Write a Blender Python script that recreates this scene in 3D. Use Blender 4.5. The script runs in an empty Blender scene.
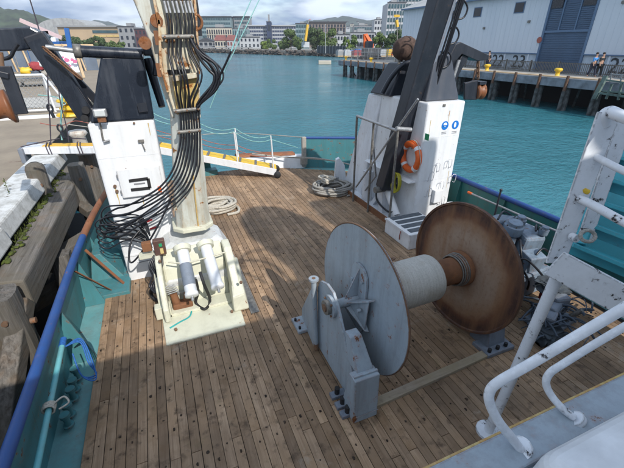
import bpy, bmesh, math, random
from mathutils import Vector, Matrix
random.seed(7)
S = bpy.context.scene
COL = S.collection
R = math.radians
# ------------------------------------------------------------------ camera
F, PITCH, YAW, EYE = 365.0, R(27.4), R(22.3), 3.6
cam = bpy.data.objects.new('camera', bpy.data.cameras.new('camera'))
COL.objects.link(cam)
cam.location = (0, 0, EYE)
cam.rotation_euler = (R(90) - PITCH, 0, -YAW)
cam.data.sensor_width = 36
cam.data.lens = 36 * F / 624
cam.data.clip_start = 0.05
cam.data.clip_end = 6000
S.camera = cam
# ------------------------------------------------------------------ sky, sun, exposure
SUN_EL, SUN_AZ = R(40), R(167)          # azimuth measured clockwise from +Y
sun = bpy.data.objects.new('sun', bpy.data.lights.new('sun', 'SUN'))
COL.objects.link(sun)
sun.data.energy = 2.6
sun.data.angle = R(0.53)
sun.data.color = (1.0, 0.95, 0.88)
sd = Vector((math.sin(SUN_AZ) * math.cos(SUN_EL), math.cos(SUN_AZ) * math.cos(SUN_EL), math.sin(SUN_EL)))
sun.rotation_euler = sd.to_track_quat('Z', 'Y').to_euler()
sun.location = sd * 40
world = bpy.data.worlds.new('World')
S.world = world
world.use_nodes = True
wn, wl = world.node_tree.nodes, world.node_tree.links
bg = wn['Background']
sky = wn.new('ShaderNodeTexSky')
sky.sky_type = 'NISHITA'
sky.sun_disc = False
sky.sun_elevation = SUN_EL
sky.sun_rotation = SUN_AZ
sky.air_density = 1.0
sky.dust_density = 1.5
bg.inputs['Strength'].default_value = 0.15
tc = wn.new('ShaderNodeTexCoord')
sep = wn.new('ShaderNodeSeparateXYZ'); wl.new(tc.outputs['Generated'], sep.inputs[0])
# clouds laid on a plane high above: direction divided by its height
mx = wn.new('ShaderNodeMath'); mx.operation = 'MAXIMUM'; mx.inputs[1].default_value = 0.0; wl.new(sep.outputs['Z'], mx.inputs[0])
ad = wn.new('ShaderNodeMath'); ad.operation = 'ADD'; ad.inputs[1].default_value = 0.22; wl.new(mx.outputs[0], ad.inputs[0])
dv = wn.new('ShaderNodeVectorMath'); dv.operation = 'DIVIDE'; wl.new(tc.outputs['Generated'], dv.inputs[0])
cb = wn.new('ShaderNodeCombineXYZ')
for k in range(3): wl.new(ad.outputs[0], cb.inputs[k])
wl.new(cb.outputs[0], dv.inputs[1])
n1 = wn.new('ShaderNodeTexNoise'); n1.inputs['Scale'].default_value = 1.8; n1.inputs['Detail'].default_value = 8; n1.inputs['Roughness'].default_value = 0.55
wl.new(dv.outputs[0], n1.inputs['Vector'])
cr = wn.new('ShaderNodeValToRGB'); cr.color_ramp.elements[0].position = 0.30; cr.color_ramp.elements[1].position = 0.52
cr.color_ramp.elements[0].color = (0.25,) * 3 + (1,); cr.color_ramp.elements[1].color = (1, 1, 1, 1)
wl.new(n1.outputs['Fac'], cr.inputs[0])
n2 = wn.new('ShaderNodeTexNoise'); n2.inputs['Scale'].default_value = 1.5; n2.inputs['Detail'].default_value = 6
mp = wn.new('ShaderNodeMapping'); mp.inputs['Location'].default_value = (3.1, 1.7, 4.2)
wl.new(dv.outputs[0], mp.inputs[0]); wl.new(mp.outputs[0], n2.inputs['Vector'])
cc = wn.new('ShaderNodeValToRGB')
cc.color_ramp.elements[0].position = 0.40; cc.color_ramp.elements[0].color = (0.95, 1.45, 2.35, 1)
cc.color_ramp.elements[1].position = 0.62; cc.color_ramp.elements[1].color = (3.9, 4.35, 4.9, 1)
wl.new(n2.outputs['Fac'], cc.inputs[0])
mi = wn.new('ShaderNodeMix'); mi.data_type = 'RGBA'
wl.new(cr.outputs[0], mi.inputs[0]); wl.new(sky.outputs[0], mi.inputs[6]); wl.new(cc.outputs[0], mi.inputs[7])
wl.new(mi.outputs[2], bg.inputs['Color'])
S.view_settings.view_transform = 'Standard'
S.view_settings.look = 'None'
S.view_settings.exposure = 0.90
S.view_settings.gamma = 1.0
S.render.engine = 'CYCLES'

# ------------------------------------------------------------------ layout helpers
_cp, _sp = math.cos(PITCH), math.sin(PITCH)
_r = Vector((math.cos(YAW), -math.sin(YAW), 0))
_f = Vector((math.sin(YAW) * _cp, math.cos(YAW) * _cp, -_sp))
_u = _r.cross(_f)
_C = Vector((0, 0, EYE))
def ray(x, y): return _f + _r * ((x - 312) / F) - _u * ((y - 234) / F)
def at(x, y, X=None, Y=None, Z=None, D=None):
    """the place in metres seen at a photo point, on a given plane or at a given depth"""
    d = ray(x, y)
    t = X / d.x if X is not None else Y / d.y if Y is not None else (Z - EYE) / d.z if Z is not None else D
    return _C + d * t
FH = Vector((math.sin(YAW), math.cos(YAW), 0))       # horizontal forward

# ------------------------------------------------------------------ mesh builder
class MB:
    def __init__(s): s.v, s.f, s.sm = [], [], []
    def add(s, vs, fs, smooth=False):
        n = len(s.v); s.v += [Vector(v) for v in vs]
        s.f += [tuple(i + n for i in f) for f in fs]; s.sm += [smooth] * len(fs); return s
    def box(s, a, b):
        x0, y0, z0 = a; x1, y1, z1 = b
        return s.add([(x0,y0,z0),(x1,y0,z0),(x1,y1,z0),(x0,y1,z0),(x0,y0,z1),(x1,y0,z1),(x1,y1,z1),(x0,y1,z1)],
              [(0,3,2,1),(4,5,6,7),(0,1,5,4),(1,2,6,5),(2,3,7,6),(3,0,4,7)])
    def hexa(s, p):   # 8 points: bottom ring then top ring
        return s.add(p, [(0,3,2,1),(4,5,6,7),(0,1,5,4),(1,2,6,5),(2,3,7,6),(3,0,4,7)])
    def beam(s, p, q, w, h, up=(0,0,1)):
        p, q = Vector(p), Vector(q); d = (q - p).normalized(); u = Vector(up)
        sd_ = d.cross(u)
        if sd_.length < 1e-4: sd_ = d.cross(Vector((0,1,0)))
        sd_.normalize(); u2 = sd_.cross(d).normalized()
        a, b = sd_ * w / 2, u2 * h / 2
        return s.hexa([p-a-b, p+a-b, q+a-b, q-a-b, p-a+b, p+a+b, q+a+b, q-a+b])
    def tube(s, pts, r, seg=10, closed=False, cap=True, rr=None):
        pts = [Vector(p) for p in pts]; n = len(pts); vs = []; fs = []
        t0 = (pts[1] - pts[0]).normalized()
        nrm = t0.cross(Vector((0,0,1)))
        if nrm.length < 1e-3: nrm = t0.cross(Vector((1,0,0)))
        nrm.normalize()
        for i, p in enumerate(pts):
            if closed: t = pts[(i+1) % n] - pts[i-1]
            else: t = pts[min(i+1, n-1)] - pts[max(i-1, 0)]
            t.normalize()
            nrm = (nrm - t * nrm.dot(t))
            if nrm.length < 1e-5: nrm = t.orthogonal()
            nrm.normalize(); b = t.cross(nrm)
            ra = rr[i] if rr else r
            for k in range(seg):
                a = 2 * math.pi * k / seg
                vs.append(p + (nrm * math.cos(a) + b * math.sin(a)) * ra)
        m = n if closed else n - 1
        for i in range(m):
            j = (i + 1) % n
            for k in range(seg):
                l = (k + 1) % seg
                fs.append((i*seg+k, i*seg+l, j*seg+l, j*seg+k))
        s.add(vs, fs, True)
        if cap and not closed:
            s.add([vs[k] for k in range(seg)], [tuple(range(seg))[::-1]])
            s.add([vs[(n-1)*seg+k] for k in range(seg)], [tuple(range(seg))])
        return s
    def cyl(s, p, q, r, r2=None, seg=20):
        return s.tube([p, q], r, seg, rr=[r, r if r2 is None else r2])
    def prism(s, pts, vec):
        pts = [Vector(p) for p in pts]; v = Vector(vec); n = len(pts)
        fs = [tuple(range(n))[::-1], tuple(range(n, 2*n))] + [(i, (i+1) % n, (i+1) % n + n, i + n) for i in range(n)]
        return s.add(pts + [p + v for p in pts], fs)
    def lathe(s, o, ax, prof, seg=48, smooth=True):
        """prof: (distance along axis, radius)"""
        o, ax = Vector(o), Vector(ax).normalized(); a = ax.orthogonal().normalized(); b = ax.cross(a)
        vs, fs = [], []
        for (t, r) in prof:
            for k in range(seg):
                g = 2*math.pi*k/seg
                vs.append(o + ax*t + (a*math.cos(g) + b*math.sin(g))*r)
        for i in range(len(prof)-1):
            for k in range(seg):
                l = (k+1) % seg
                fs.append((i*seg+k, i*seg+l, (i+1)*seg+l, (i+1)*seg+k))
        return s.add(vs, fs, smooth)
    def sphere(s, c, rx, ry=None, rz=None, seg=14, rings=8, jit=0):
        ry = ry or rx; rz = rz or rx; c = Vector(c); vs = []; fs = []
        for i in range(rings+1):
            th = math.pi*i/rings
            for k in range(seg):
                ph = 2*math.pi*k/seg; j = 1 + random.uniform(-jit, jit)
                vs.append(c + Vector((rx*math.sin(th)*math.cos(ph), ry*math.sin(th)*math.sin(ph), rz*math.cos(th)))*j)
        for i in range(rings):
            for k in range(seg):
                l = (k+1) % seg
                fs.append((i*seg+k, (i+1)*seg+k, (i+1)*seg+l, i*seg+l))
        return s.add(vs, fs, True)
    def build(s, name, m, parent=None, bevel=0, kind=None, label=None, seg=2):
        me = bpy.data.meshes.new(name)
        off = parent_loc(parent)
        me.from_pydata([tuple(v - off) for v in s.v], [], s.f)
        me.polygons.foreach_set('use_smooth', s.sm)
        bm = bmesh.new(); bm.from_mesh(me); bmesh.ops.recalc_face_normals(bm, faces=bm.faces); bm.to_mesh(me); bm.free()
        if m: me.materials.append(m)
        me.update()
        o = bpy.data.objects.new(name, me); COL.objects.link(o)
        if parent: o.parent = parent
        if kind: o['kind'] = kind
        if label: o['label'] = label
        if bevel:
            b = o.modifiers.new('bevel', 'BEVEL'); b.width = bevel; b.segments = seg; b.limit_method = 'ANGLE'; b.angle_limit = R(40)
        return o
def parent_loc(p):
    v = Vector((0, 0, 0))
    while p: v += p.location; p = p.parent
    return v
def tag(o, label, cat, group=None):
    o['label'] = label; o['category'] = cat
    if group: o['group'] = group
    return o
def thing(name, loc, label, cat, group=None):
    o = bpy.data.objects.new(name, None); COL.objects.link(o); o.location = loc; o.empty_display_size = 0.2
    return tag(o, label, cat, group)
def dup(root, loc, label=None, rz=None):
    r = root.copy(); COL.objects.link(r); r.location = loc
    if rz is not None: r.rotation_euler = (0, 0, rz)
    if label: r['label'] = label
    for ch in list(root.children):
        c = ch.copy(); COL.objects.link(c); c.parent = r
        for g_ in ch.children:
            d = g_.copy(); COL.objects.link(d); d.parent = c
    return r
def smooth_path(pts, n=6, closed=False):
    """Catmull-Rom through the points"""
    P = [Vector(p) for p in pts]; out = []
    N = len(P); rng = range(N) if closed else range(N-1)
    for i in rng:
        if closed: a, b, c, d = P[i-1], P[i], P[(i+1) % N], P[(i+2) % N]
        else: a, b, c, d = P[max(i-1,0)], P[i], P[i+1], P[min(i+2,N-1)]
        for k in range(n):
            t = k/n
            out.append(0.5*((2*b) + (c-a)*t + (2*a-5*b+4*c-d)*t*t + (3*b-a-3*c+d)*t**3))
    if not closed: out.append(P[-1])
    return out

# ------------------------------------------------------------------ materials
def newmat(name):
    m = bpy.data.materials.new(name); m.use_nodes = True
    return m, m.node_tree.nodes, m.node_tree.links, m.node_tree.nodes['Principled BSDF']
def c4(c): return (c[0], c[1], c[2], 1)
def noise(n, l, vec, scale, detail=5, rough=0.6, dist=0.0):
    t = n.new('ShaderNodeTexNoise'); t.inputs['Scale'].default_value = scale; t.inputs['Detail'].default_value = detail
    t.inputs['Roughness'].default_value = rough; t.inputs['Distortion'].default_value = dist
    l.new(vec, t.inputs['Vector']); return t.outputs['Fac']
def ramp(n, l, fac, a, b, ca=(0,0,0), cb_=(1,1,1)):
    t = n.new('ShaderNodeValToRGB'); t.color_ramp.elements[0].position = a; t.color_ramp.elements[1].position = b
    t.color_ramp.elements[0].color = c4(ca); t.color_ramp.elements[1].color = c4(cb_); l.new(fac, t.inputs[0]); return t.outputs[0]
def mix(n, l, fac, a, b, mode='MIX'):
    t = n.new('ShaderNodeMix'); t.data_type = 'RGBA'; t.blend_type = mode
    if isinstance(fac, (int, float)): t.inputs[0].default_value = fac
    else: l.new(fac, t.inputs[0])
    for k, v in ((6, a), (7, b)):
        if isinstance(v, tuple): t.inputs[k].default_value = c4(v)
        else: l.new(v, t.inputs[k])
    return t.outputs[2]
def math_(n, l, op, a, b=None):
    t = n.new('ShaderNodeMath'); t.operation = op
    for k, v in ((0, a), (1, b)):
        if v is None: continue
        if isinstance(v, (int, float)): t.inputs[k].default_value = v
        else: l.new(v, t.inputs[k])
    return t.outputs[0]
def bump(n, l, bsdf, h, strength, dist=0.01):
    b = n.new('ShaderNodeBump'); b.inputs['Strength'].default_value = strength; b.inputs['Distance'].default_value = dist
    l.new(h, b.inputs['Height']); l.new(b.outputs[0], bsdf.inputs['Normal'])
def paint(name, base, alt=None, rust=0.0, rustcol=(0.22, 0.075, 0.02), dirt=0.35, dirtcol=(0.12, 0.10, 0.08), rough=0.45, scale=1.0, metallic=0.0, bumps=0.25, streak=True):
    """worn paint: two tones of the colour, run-down dirt, rust spots and chipped edges"""
    m, n, l, b = newmat(name)
    g = n.new('ShaderNodeNewGeometry'); tcn = n.new('ShaderNodeTexCoord'); pos = tcn.outputs['Object']
    alt = alt or tuple(c * 0.8 for c in base)
    col = mix(n, l, ramp(n, l, noise(n, l, pos, 2.3*scale, 6), 0.25, 0.75), base, alt)
    mpn = n.new('ShaderNodeMapping'); l.new(pos, mpn.inputs[0])
    mpn.inputs['Scale'].default_value = (7, 7, 0.6) if streak else (4, 4, 4)
    d = ramp(n, l, noise(n, l, mpn.outputs[0], 1.0*scale, 8, 0.7), 0.45, 0.72)
    d2 = ramp(n, l, noise(n, l, pos, 9*scale, 7, 0.7), 0.50, 0.74)
    col = mix(n, l, math_(n, l, 'MULTIPLY', d, dirt), col, dirtcol)
    col = mix(n, l, math_(n, l, 'MULTIPLY', d2, dirt*0.6), col, dirtcol)
    rgh = rough
    if rust > 0:
        bv = n.new('ShaderNodeBevel'); bv.samples = 2; bv.inputs['Radius'].default_value = 0.012
        dt = n.new('ShaderNodeVectorMath'); dt.operation = 'DOT_PRODUCT'; l.new(bv.outputs[0], dt.inputs[0]); l.new(g.outputs['Normal'], dt.inputs[1])
        e = ramp(n, l, math_(n, l, 'SUBTRACT', 1.0, dt.outputs['Value']), 0.01, 0.08)
        nz = noise(n, l, pos, 7*scale, 8, 0.7)
        th = 0.665 - 0.14*rust
        rs = ramp(n, l, nz, th, th+0.035)
        re = math_(n, l, 'MULTIPLY', e, ramp(n, l, noise(n, l, pos, 18*scale, 4), 0.40, 0.50))
        tot = math_(n, l, 'MAXIMUM', rs, math_(n, l, 'MULTIPLY', re, min(1.0, 0.4+rust)))
        halo = math_(n, l, 'MULTIPLY', ramp(n, l, nz, th-0.06, th+0.03), 0.12+0.3*rust)
        rc = mix(n, l, ramp(n, l, noise(n, l, pos, 30*scale, 4), 0.35, 0.65), rustcol, tuple(c*0.45 for c in rustcol))
        col = mix(n, l, halo, col, tuple(min(1, c*1.7+0.05) for c in rustcol))
        col = mix(n, l, tot, col, rc)
        rgh = ramp(n, l, tot, 0, 1, (rough,)*3, (0.85,)*3)
        l.new(rgh, b.inputs['Roughness'])
    else:
        l.new(ramp(n, l, d, 0, 1, (rough,)*3, (min(1, rough+0.3),)*3), b.inputs['Roughness'])
    l.new(col, b.inputs['Base Color'])
    b.inputs['Metallic'].default_value = metallic
    if bumps:
        h = math_(n, l, 'ADD', math_(n, l, 'MULTIPLY', noise(n, l, pos, 60, 3), 0.35), math_(n, l, 'MULTIPLY', noise(n, l, pos, 3, 2), 1.0))
        bump(n, l, b, h, bumps, 0.004)
    return m
def simple(name, col, rough=0.6, var=0.2, scale=20, metallic=0.0, bumps=0.0):
    m, n, l, b = newmat(name); tcn = n.new('ShaderNodeTexCoord'); pos = tcn.outputs['Object']
    nz = noise(n, l, pos, scale, 5)
    l.new(mix(n, l, ramp(n, l, nz, 0.3, 0.7), col, tuple(c*(1-var*1.6) for c in col)), b.inputs['Base Color'])
    b.inputs['Roughness'].default_value = rough; b.inputs['Metallic'].default_value = metallic
    if bumps: bump(n, l, b, nz, bumps, 0.01)
    return m
M = {}
M['white'] = paint('white_paint', (0.72,0.735,0.75), (0.67,0.69,0.71), rust=0.06, dirt=0.22, dirtcol=(0.30,0.28,0.25), rough=0.35, bumps=0.15)
M['white_rail'] = paint('white_rail_paint', (0.74,0.77,0.81), (0.68,0.71,0.75), rust=0.42, rustcol=(0.05,0.045,0.045), dirt=0.2, dirtcol=(0.35,0.36,0.37), rough=0.3, scale=1.6, bumps=0.2, streak=False)
M['towerside'] = paint('tower_side_paint', (0.70,0.73,0.77), (0.64,0.67,0.71), rust=0.10, dirt=0.4, dirtcol=(0.30,0.28,0.25), rough=0.4)
M['navy'] = paint('navy_black_paint', (0.006,0.009,0.017), (0.012,0.017,0.027), dirt=0.35, dirtcol=(0.05,0.06,0.08), rough=0.24, bumps=0.12)
M['navyb'] = paint('matt_navy_paint', (0.008,0.011,0.018), (0.014,0.018,0.027), rust=0.02, rustcol=(0.10,0.06,0.04), dirt=0.35, dirtcol=(0.055,0.06,0.075), rough=0.42, bumps=0.2)
M['turq'] = paint('turquoise_paint', (0.05,0.19,0.215), (0.065,0.22,0.245), rust=0.30, dirt=0.6, dirtcol=(0.06,0.13,0.13), rough=0.5)
M['turqlite'] = paint('turquoise_waterway_paint', (0.10,0.28,0.30), (0.16,0.33,0.34), rust=0.16, dirt=0.5, dirtcol=(0.12,0.14,0.13), rough=0.6, streak=False)
M['teal'] = paint('dark_green_paint', (0.03,0.17,0.16), (0.035,0.19,0.18), rust=0.06, dirt=0.5, dirtcol=(0.06,0.09,0.08), rough=0.5)
M['blue'] = paint('blue_rail_paint', (0.013,0.070,0.25), (0.012,0.05,0.18), rust=0.16, dirt=0.3, dirtcol=(0.05,0.06,0.10), rough=0.5, streak=False)
M['rustrail'] = paint('rusty_rail', (0.30,0.12,0.05), (0.16,0.06,0.03), rust=0.5, dirt=0.6, dirtcol=(0.10,0.06,0.05), rough=0.8, streak=False)
M['cream'] = paint('cream_paint', (0.60,0.60,0.48), (0.56,0.56,0.45), rust=0.09, dirt=0.30, dirtcol=(0.28,0.27,0.20), rough=0.5, streak=False)
M['mast'] = paint('grey_beige_mast_paint', (0.52,0.54,0.49), (0.45,0.47,0.43), rust=0.42, rustcol=(0.28,0.12,0.03), dirt=0.8, dirtcol=(0.30,0.24,0.15), rough=0.5)
M['mastcream'] = paint('rust_streaked_cream_paint', (0.60,0.60,0.50), (0.52,0.49,0.36), rust=0.75, rustcol=(0.30,0.12,0.03), dirt=0.9, dirtcol=(0.36,0.22,0.09), rough=0.5)
M['ochre'] = paint('yellow_stained_paint', (0.50,0.36,0.10), (0.55,0.45,0.22), rust=0.45, rustcol=(0.40,0.15,0.03), dirt=0.5, dirtcol=(0.35,0.18,0.05), rough=0.6)
M['rustplate'] = paint('heavy_rust', (0.24,0.105,0.045), (0.15,0.065,0.03), rust=0.5, dirt=0.5, dirtcol=(0.06,0.03,0.02), rough=0.85, bumps=0.5)
M['rustedge'] = paint('rust_bitten_cream_edge', (0.55,0.50,0.38), (0.45,0.30,0.14), rust=1.0, rustcol=(0.30,0.12,0.035), dirt=0.6, dirtcol=(0.35,0.18,0.06), rough=0.7, bumps=0.5)
M['greyhouse'] = paint('pale_grey_paint', (0.62,0.64,0.63), (0.57,0.59,0.59), rust=0.08, dirt=0.35, rough=0.5)
M['drum'] = paint('blue_grey_drum_paint', (0.275,0.33,0.38), (0.335,0.39,0.435), rust=0.30, dirt=0.6, dirtcol=(0.16,0.17,0.18), rough=0.5, bumps=0.3)
M['steelgrey'] = paint('grey_machine_paint', (0.14,0.17,0.21), (0.20,0.23,0.28), rust=0.10, dirt=0.5, dirtcol=(0.06,0.07,0.08), rough=0.55)
M['galv'] = simple('galvanised_steel', (0.42,0.43,0.44), 0.45, 0.3, 25, 0.5)
M['galvdark'] = simple('weathered_steel_pipe', (0.25,0.24,0.22), 0.55, 0.35, 25, 0.4)
M['capgrey'] = paint('dark_grey_cap_paint', (0.045,0.055,0.075), (0.07,0.08,0.10), dirt=0.4, dirtcol=(0.10,0.10,0.11), rough=0.4, bumps=0.15)
M['hose'] = simple('black_rubber_hose', (0.012,0.013,0.018), 0.38, 0.3, 40)
M['rubber'] = simple('black_rubber', (0.02,0.02,0.022), 0.7, 0.3, 30)
M['ropewhite'] = simple('white_rope', (0.58,0.54,0.46), 0.9, 0.35, 60, bumps=0.6)
M['ropegrey'] = simple('grey_rope', (0.42,0.40,0.36), 0.9, 0.35, 60, bumps=0.6)
M['ropeteal'] = simple('pale_teal_rope', (0.25,0.50,0.48), 0.8, 0.3, 60)
M['ropered'] = simple('faded_red_rope', (0.40,0.13,0.10), 0.8, 0.3, 60)
M['ropeblue'] = simple('blue_rope', (0.02,0.13,0.42), 0.7, 0.3, 60)
M['ropedark'] = simple('dark_lashing_rope', (0.06,0.05,0.07), 0.8, 0.3, 60)
M['yellow'] = paint('yellow_paint', (0.70,0.42,0.03), (0.62,0.36,0.03), rust=0.03, dirt=0.35, dirtcol=(0.30,0.2,0.08), rough=0.55, streak=False)
M['yellowbright'] = simple('bright_yellow', (0.72,0.47,0.03), 0.5, 0.15, 20)
M['orange'] = simple('safety_orange', (0.75,0.13,0.02), 0.5, 0.15, 20)
M['orangeblock'] = paint('orange_brown_sheave', (0.26,0.095,0.03), (0.17,0.06,0.025), rust=0.6, dirt=0.4, dirtcol=(0.08,0.05,0.03), rough=0.5)
M['red'] = simple('red_print', (0.55,0.04,0.05), 0.5, 0.1, 20)
M['stickerblue'] = simple('sticker_blue', (0.01,0.16,0.55), 0.35, 0.05, 20)
M['stickerwhite'] = simple('sticker_white', (0.80,0.82,0.84), 0.35, 0.03, 20)
M['green'] = simple('green_plastic', (0.02,0.28,0.12), 0.5, 0.1, 20)
M['whiteplastic'] = simple('white_plastic', (0.72,0.74,0.76), 0.4, 0.12, 9)
M['greyprint'] = simple('grey_print', (0.22,0.22,0.24), 0.5, 0.1, 20)
M['lid'] = simple('dark_grey_slat', (0.10,0.12,0.14), 0.6, 0.25, 20)
M['glass'] = simple('lamp_glass', (0.55,0.58,0.58), 0.12, 0.1, 10)
M['netred'] = simple('red_netting', (0.36,0.05,0.06), 0.8, 0.3, 20)
M['bolt'] = paint('rusty_bolt', (0.20,0.12,0.07), (0.10,0.06,0.04), rust=0.4, dirt=0.3, rough=0.7, streak=False)
M['concretewhite'] = paint('peeling_white_kerb', (0.62,0.63,0.62), (0.52,0.53,0.52), rust=0.30, rustcol=(0.16,0.14,0.11), dirt=0.7, dirtcol=(0.16,0.15,0.12), rough=0.8, bumps=0.6, streak=False)
M['moss'] = simple('moss', (0.10,0.13,0.02), 0.95, 0.5, 18, bumps=1.0)

def wood(name, c1, c2, c3, axis=1, spots=0.0, rough=0.8, grain=1.0, bumps=0.4, world_stain=False):
    m, n, l, b = newmat(name); tcn = n.new('ShaderNodeTexCoord'); oi = n.new('ShaderNodeObjectInfo')
    off = n.new('ShaderNodeVectorMath'); off.operation = 'SCALE'; off.inputs[0].default_value = (37, 91, 53); l.new(oi.outputs['Random'], off.inputs['Scale'])
    ad_ = n.new('ShaderNodeVectorMath'); ad_.operation = 'ADD'; l.new(tcn.outputs['Object'], ad_.inputs[0]); l.new(off.outputs[0], ad_.inputs[1])
    mpn = n.new('ShaderNodeMapping'); sc = [26*grain]*3; sc[axis] = 1.1*grain; mpn.inputs['Scale'].default_value = sc; l.new(ad_.outputs[0], mpn.inputs[0])
    gr = noise(n, l, mpn.outputs[0], 1.6, 8, 0.65, 0.6)
    col = mix(n, l, ramp(n, l, gr, 0.32, 0.70), c1, c2)
    big = noise(n, l, ad_.outputs[0], 1.6, 4)
    col = mix(n, l, ramp(n, l, big, 0.40, 0.70), col, c3)
    # each board its own tone
    tone = ramp(n, l, oi.outputs['Random'], 0.0, 1.0, (0.66,0.62,0.58), (1.25,1.22,1.18))
    col = mix(n, l, 1.0, col, tone, 'MULTIPLY')
    if spots:
        s1 = ramp(n, l, noise(n, l, ad_.outputs[0], 7.5, 6, 0.6), 0.57, 0.70)
        col = mix(n, l, math_(n, l, 'MULTIPLY', s1, spots*.85), col, (0.06,0.036,0.018))
        s2 = ramp(n, l, noise(n, l, ad_.outputs[0], 3.3, 5, 0.6), 0.54, 0.70)
        col = mix(n, l, math_(n, l, 'MULTIPLY', s2, spots*0.6), col, (0.17,0.095,0.04))
        s3 = ramp(n, l, noise(n, l, ad_.outputs[0], 1.3, 6, 0.7), 0.66, 0.76)
        col = mix(n, l, math_(n, l, 'MULTIPLY', s3, spots*0.4), col, (0.07,0.10,0.02))
    if world_stain:
        gp_ = n.new('ShaderNodeNewGeometry'); wp = gp_.outputs['Position']
        a1 = ramp(n, l, noise(n, l, wp, 0.75, 5, 0.6), 0.42, 0.66)
        col = mix(n, l, math_(n, l, 'MULTIPLY', a1, 0.62), col, (0.10,0.070,0.045))
        a2 = ramp(n, l, noise(n, l, wp, 4.5, 7, 0.65), 0.55, 0.68)
        col = mix(n, l, math_(n, l, 'MULTIPLY', a2, 0.8), col, (0.075,0.045,0.025))
        a3 = ramp(n, l, noise(n, l, wp, 1.7, 6, 0.7, 0.8), 0.60, 0.70)
        col = mix(n, l, math_(n, l, 'MULTIPLY', a3, 0.45), col, (0.40,0.35,0.28))
        a4 = ramp(n, l, noise(n, l, wp, 2.6, 8, 0.75), 0.60, 0.70)
        col = mix(n, l, math_(n, l, 'MULTIPLY', a4, 0.35), col, (0.085,0.095,0.03))
    l.new(col, b.inputs['Base Color']); b.inputs['Roughness'].default_value = rough
    bump(n, l, b, gr, bumps, 0.006)
    return m
M['deck'] = wood('weathered_deck_board', (0.225,0.146,0.088), (0.43,0.308,0.205), (0.30,0.197,0.115), spots=0.9, world_stain=True)
M['oldwood'] = wood('weathered_grey_timber', (0.05,0.048,0.045), (0.21,0.20,0.19), (0.12,0.11,0.09), axis=1, grain=0.6, rough=0.95, bumps=1.0, spots=0.5)
M['oldwoodz'] = wood('weathered_grey_pile', (0.045,0.043,0.04), (0.19,0.185,0.18), (0.10,0.092,0.075), axis=2, grain=0.6, rough=0.95, bumps=1.0, spots=0.5)
M['palewood'] = wood('pale_batten', (0.45,0.33,0.20), (0.58,0.45,0.30), (0.40,0.30,0.18), axis=2)
M['strip'] = wood('worn_cross_batten', (0.24,0.20,0.15), (0.36,0.31,0.25), (0.26,0.22,0.14), axis=0, spots=0.4)
M['caulk'] = simple('dark_seam', (0.02,0.016,0.012), 0.9, 0.3, 20)
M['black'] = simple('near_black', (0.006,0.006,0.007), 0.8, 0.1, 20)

# water
mw, n, l, b = newmat('harbour_water')
tcn = n.new('ShaderNodeTexCoord'); pos = tcn.outputs['Object']
mpw = n.new('ShaderNodeMapping'); mpw.inputs['Scale'].default_value = (1.0, 1.0, 1.0); mpw.inputs['Rotation'].default_value = (0,0,R(25)); l.new(pos, mpw.inputs[0])
mp2 = n.new('ShaderNodeMapping'); mp2.inputs['Scale'].default_value = (0.9, 1.7, 1.0); mp2.inputs['Rotation'].default_value = (0,0,R(-15)); l.new(pos, mp2.inputs[0])
w1 = noise(n, l, mp2.outputs[0], 2.2, 5, 0.6, 0.4)
w2 = noise(n, l, mpw.outputs[0], 0.5, 3, 0.5)
w3 = noise(n, l, mpw.outputs[0], 8.0, 3, 0.5)
h = math_(n, l, 'ADD', math_(n, l, 'ADD', w1, math_(n, l, 'MULTIPLY', w2, 1.6)), math_(n, l, 'MULTIPLY', w3, 0.22))
colw = mix(n, l, ramp(n, l, noise(n, l, pos, 0.09, 4), 0.35, 0.65), (0.030,0.140,0.172), (0.038,0.168,0.208))
l.new(colw, b.inputs['Base Color']); b.inputs['Roughness'].default_value = 0.10; b.inputs['IOR'].default_value = 1.33; b.inputs['Specular IOR Level'].default_value = 0.42
pt = ramp(n, l, noise(n, l, pos, 0.035, 4, 0.6), 0.38, 0.62, (0.35,)*3, (1,)*3)
h = math_(n, l, 'MULTIPLY', h, pt)
l.new(ramp(n, l, pt, 0.3, 1.0, (0.05,)*3, (0.16,)*3), b.inputs['Roughness'])
bump(n, l, b, h, 0.9, 0.20)
M['water'] = mw

# =================================================================== SETTING
MB().add([(-900,-300,-1.2),(1500,-300,-1.2),(1500,2200,-1.2),(-900,2200,-1.2)], [(0,1,2,3)]).build('water', M['water'], kind='structure')
M['seabed'] = simple('seabed_mud', (0.03,0.04,0.035), 0.9, 0.2, 1)

# ---- quay on the left
M['tarmac'] = paint('worn_quay_concrete', (0.30,0.25,0.185), (0.22,0.185,0.14), rust=0.06, rustcol=(0.12,0.05,0.03), dirt=0.6, dirtcol=(0.16,0.13,0.10), rough=0.9, scale=0.25, bumps=0.4, streak=False)
M['palepave'] = paint('pale_pavement', (0.46,0.45,0.41), (0.38,0.37,0.34), dirt=0.4, rough=0.9, scale=0.4, streak=False)
M['farground'] = paint('waterfront_ground', (0.24,0.23,0.21), (0.18,0.18,0.16), dirt=0.3, rough=0.9, scale=0.05, streak=False)
MB().box((-90,-12,-1.6),(-3.05,92,1.0)).build('quay', M['tarmac'], kind='structure')
MB().box((-60,21.2,1.0),(-3.4,25.5,1.03)).build('pavement', M['palepave'], kind='structure')
# far shore land, one sheet with a stone bank
shore = [(-900,150),(-90,150),(-60,93),(-12,93),(-8,120),(0,250),(36,297),(50,250),(62,215),(76,184),(80,150),(64,100),(52,66),(900,66),(1400,1800),(-900,1800)]
g = MB(); g.prism([(x,y,-1.7) for x,y in shore], (0,0,2.75)); g.build('waterfront_ground', M['farground'], kind='structure')
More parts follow.
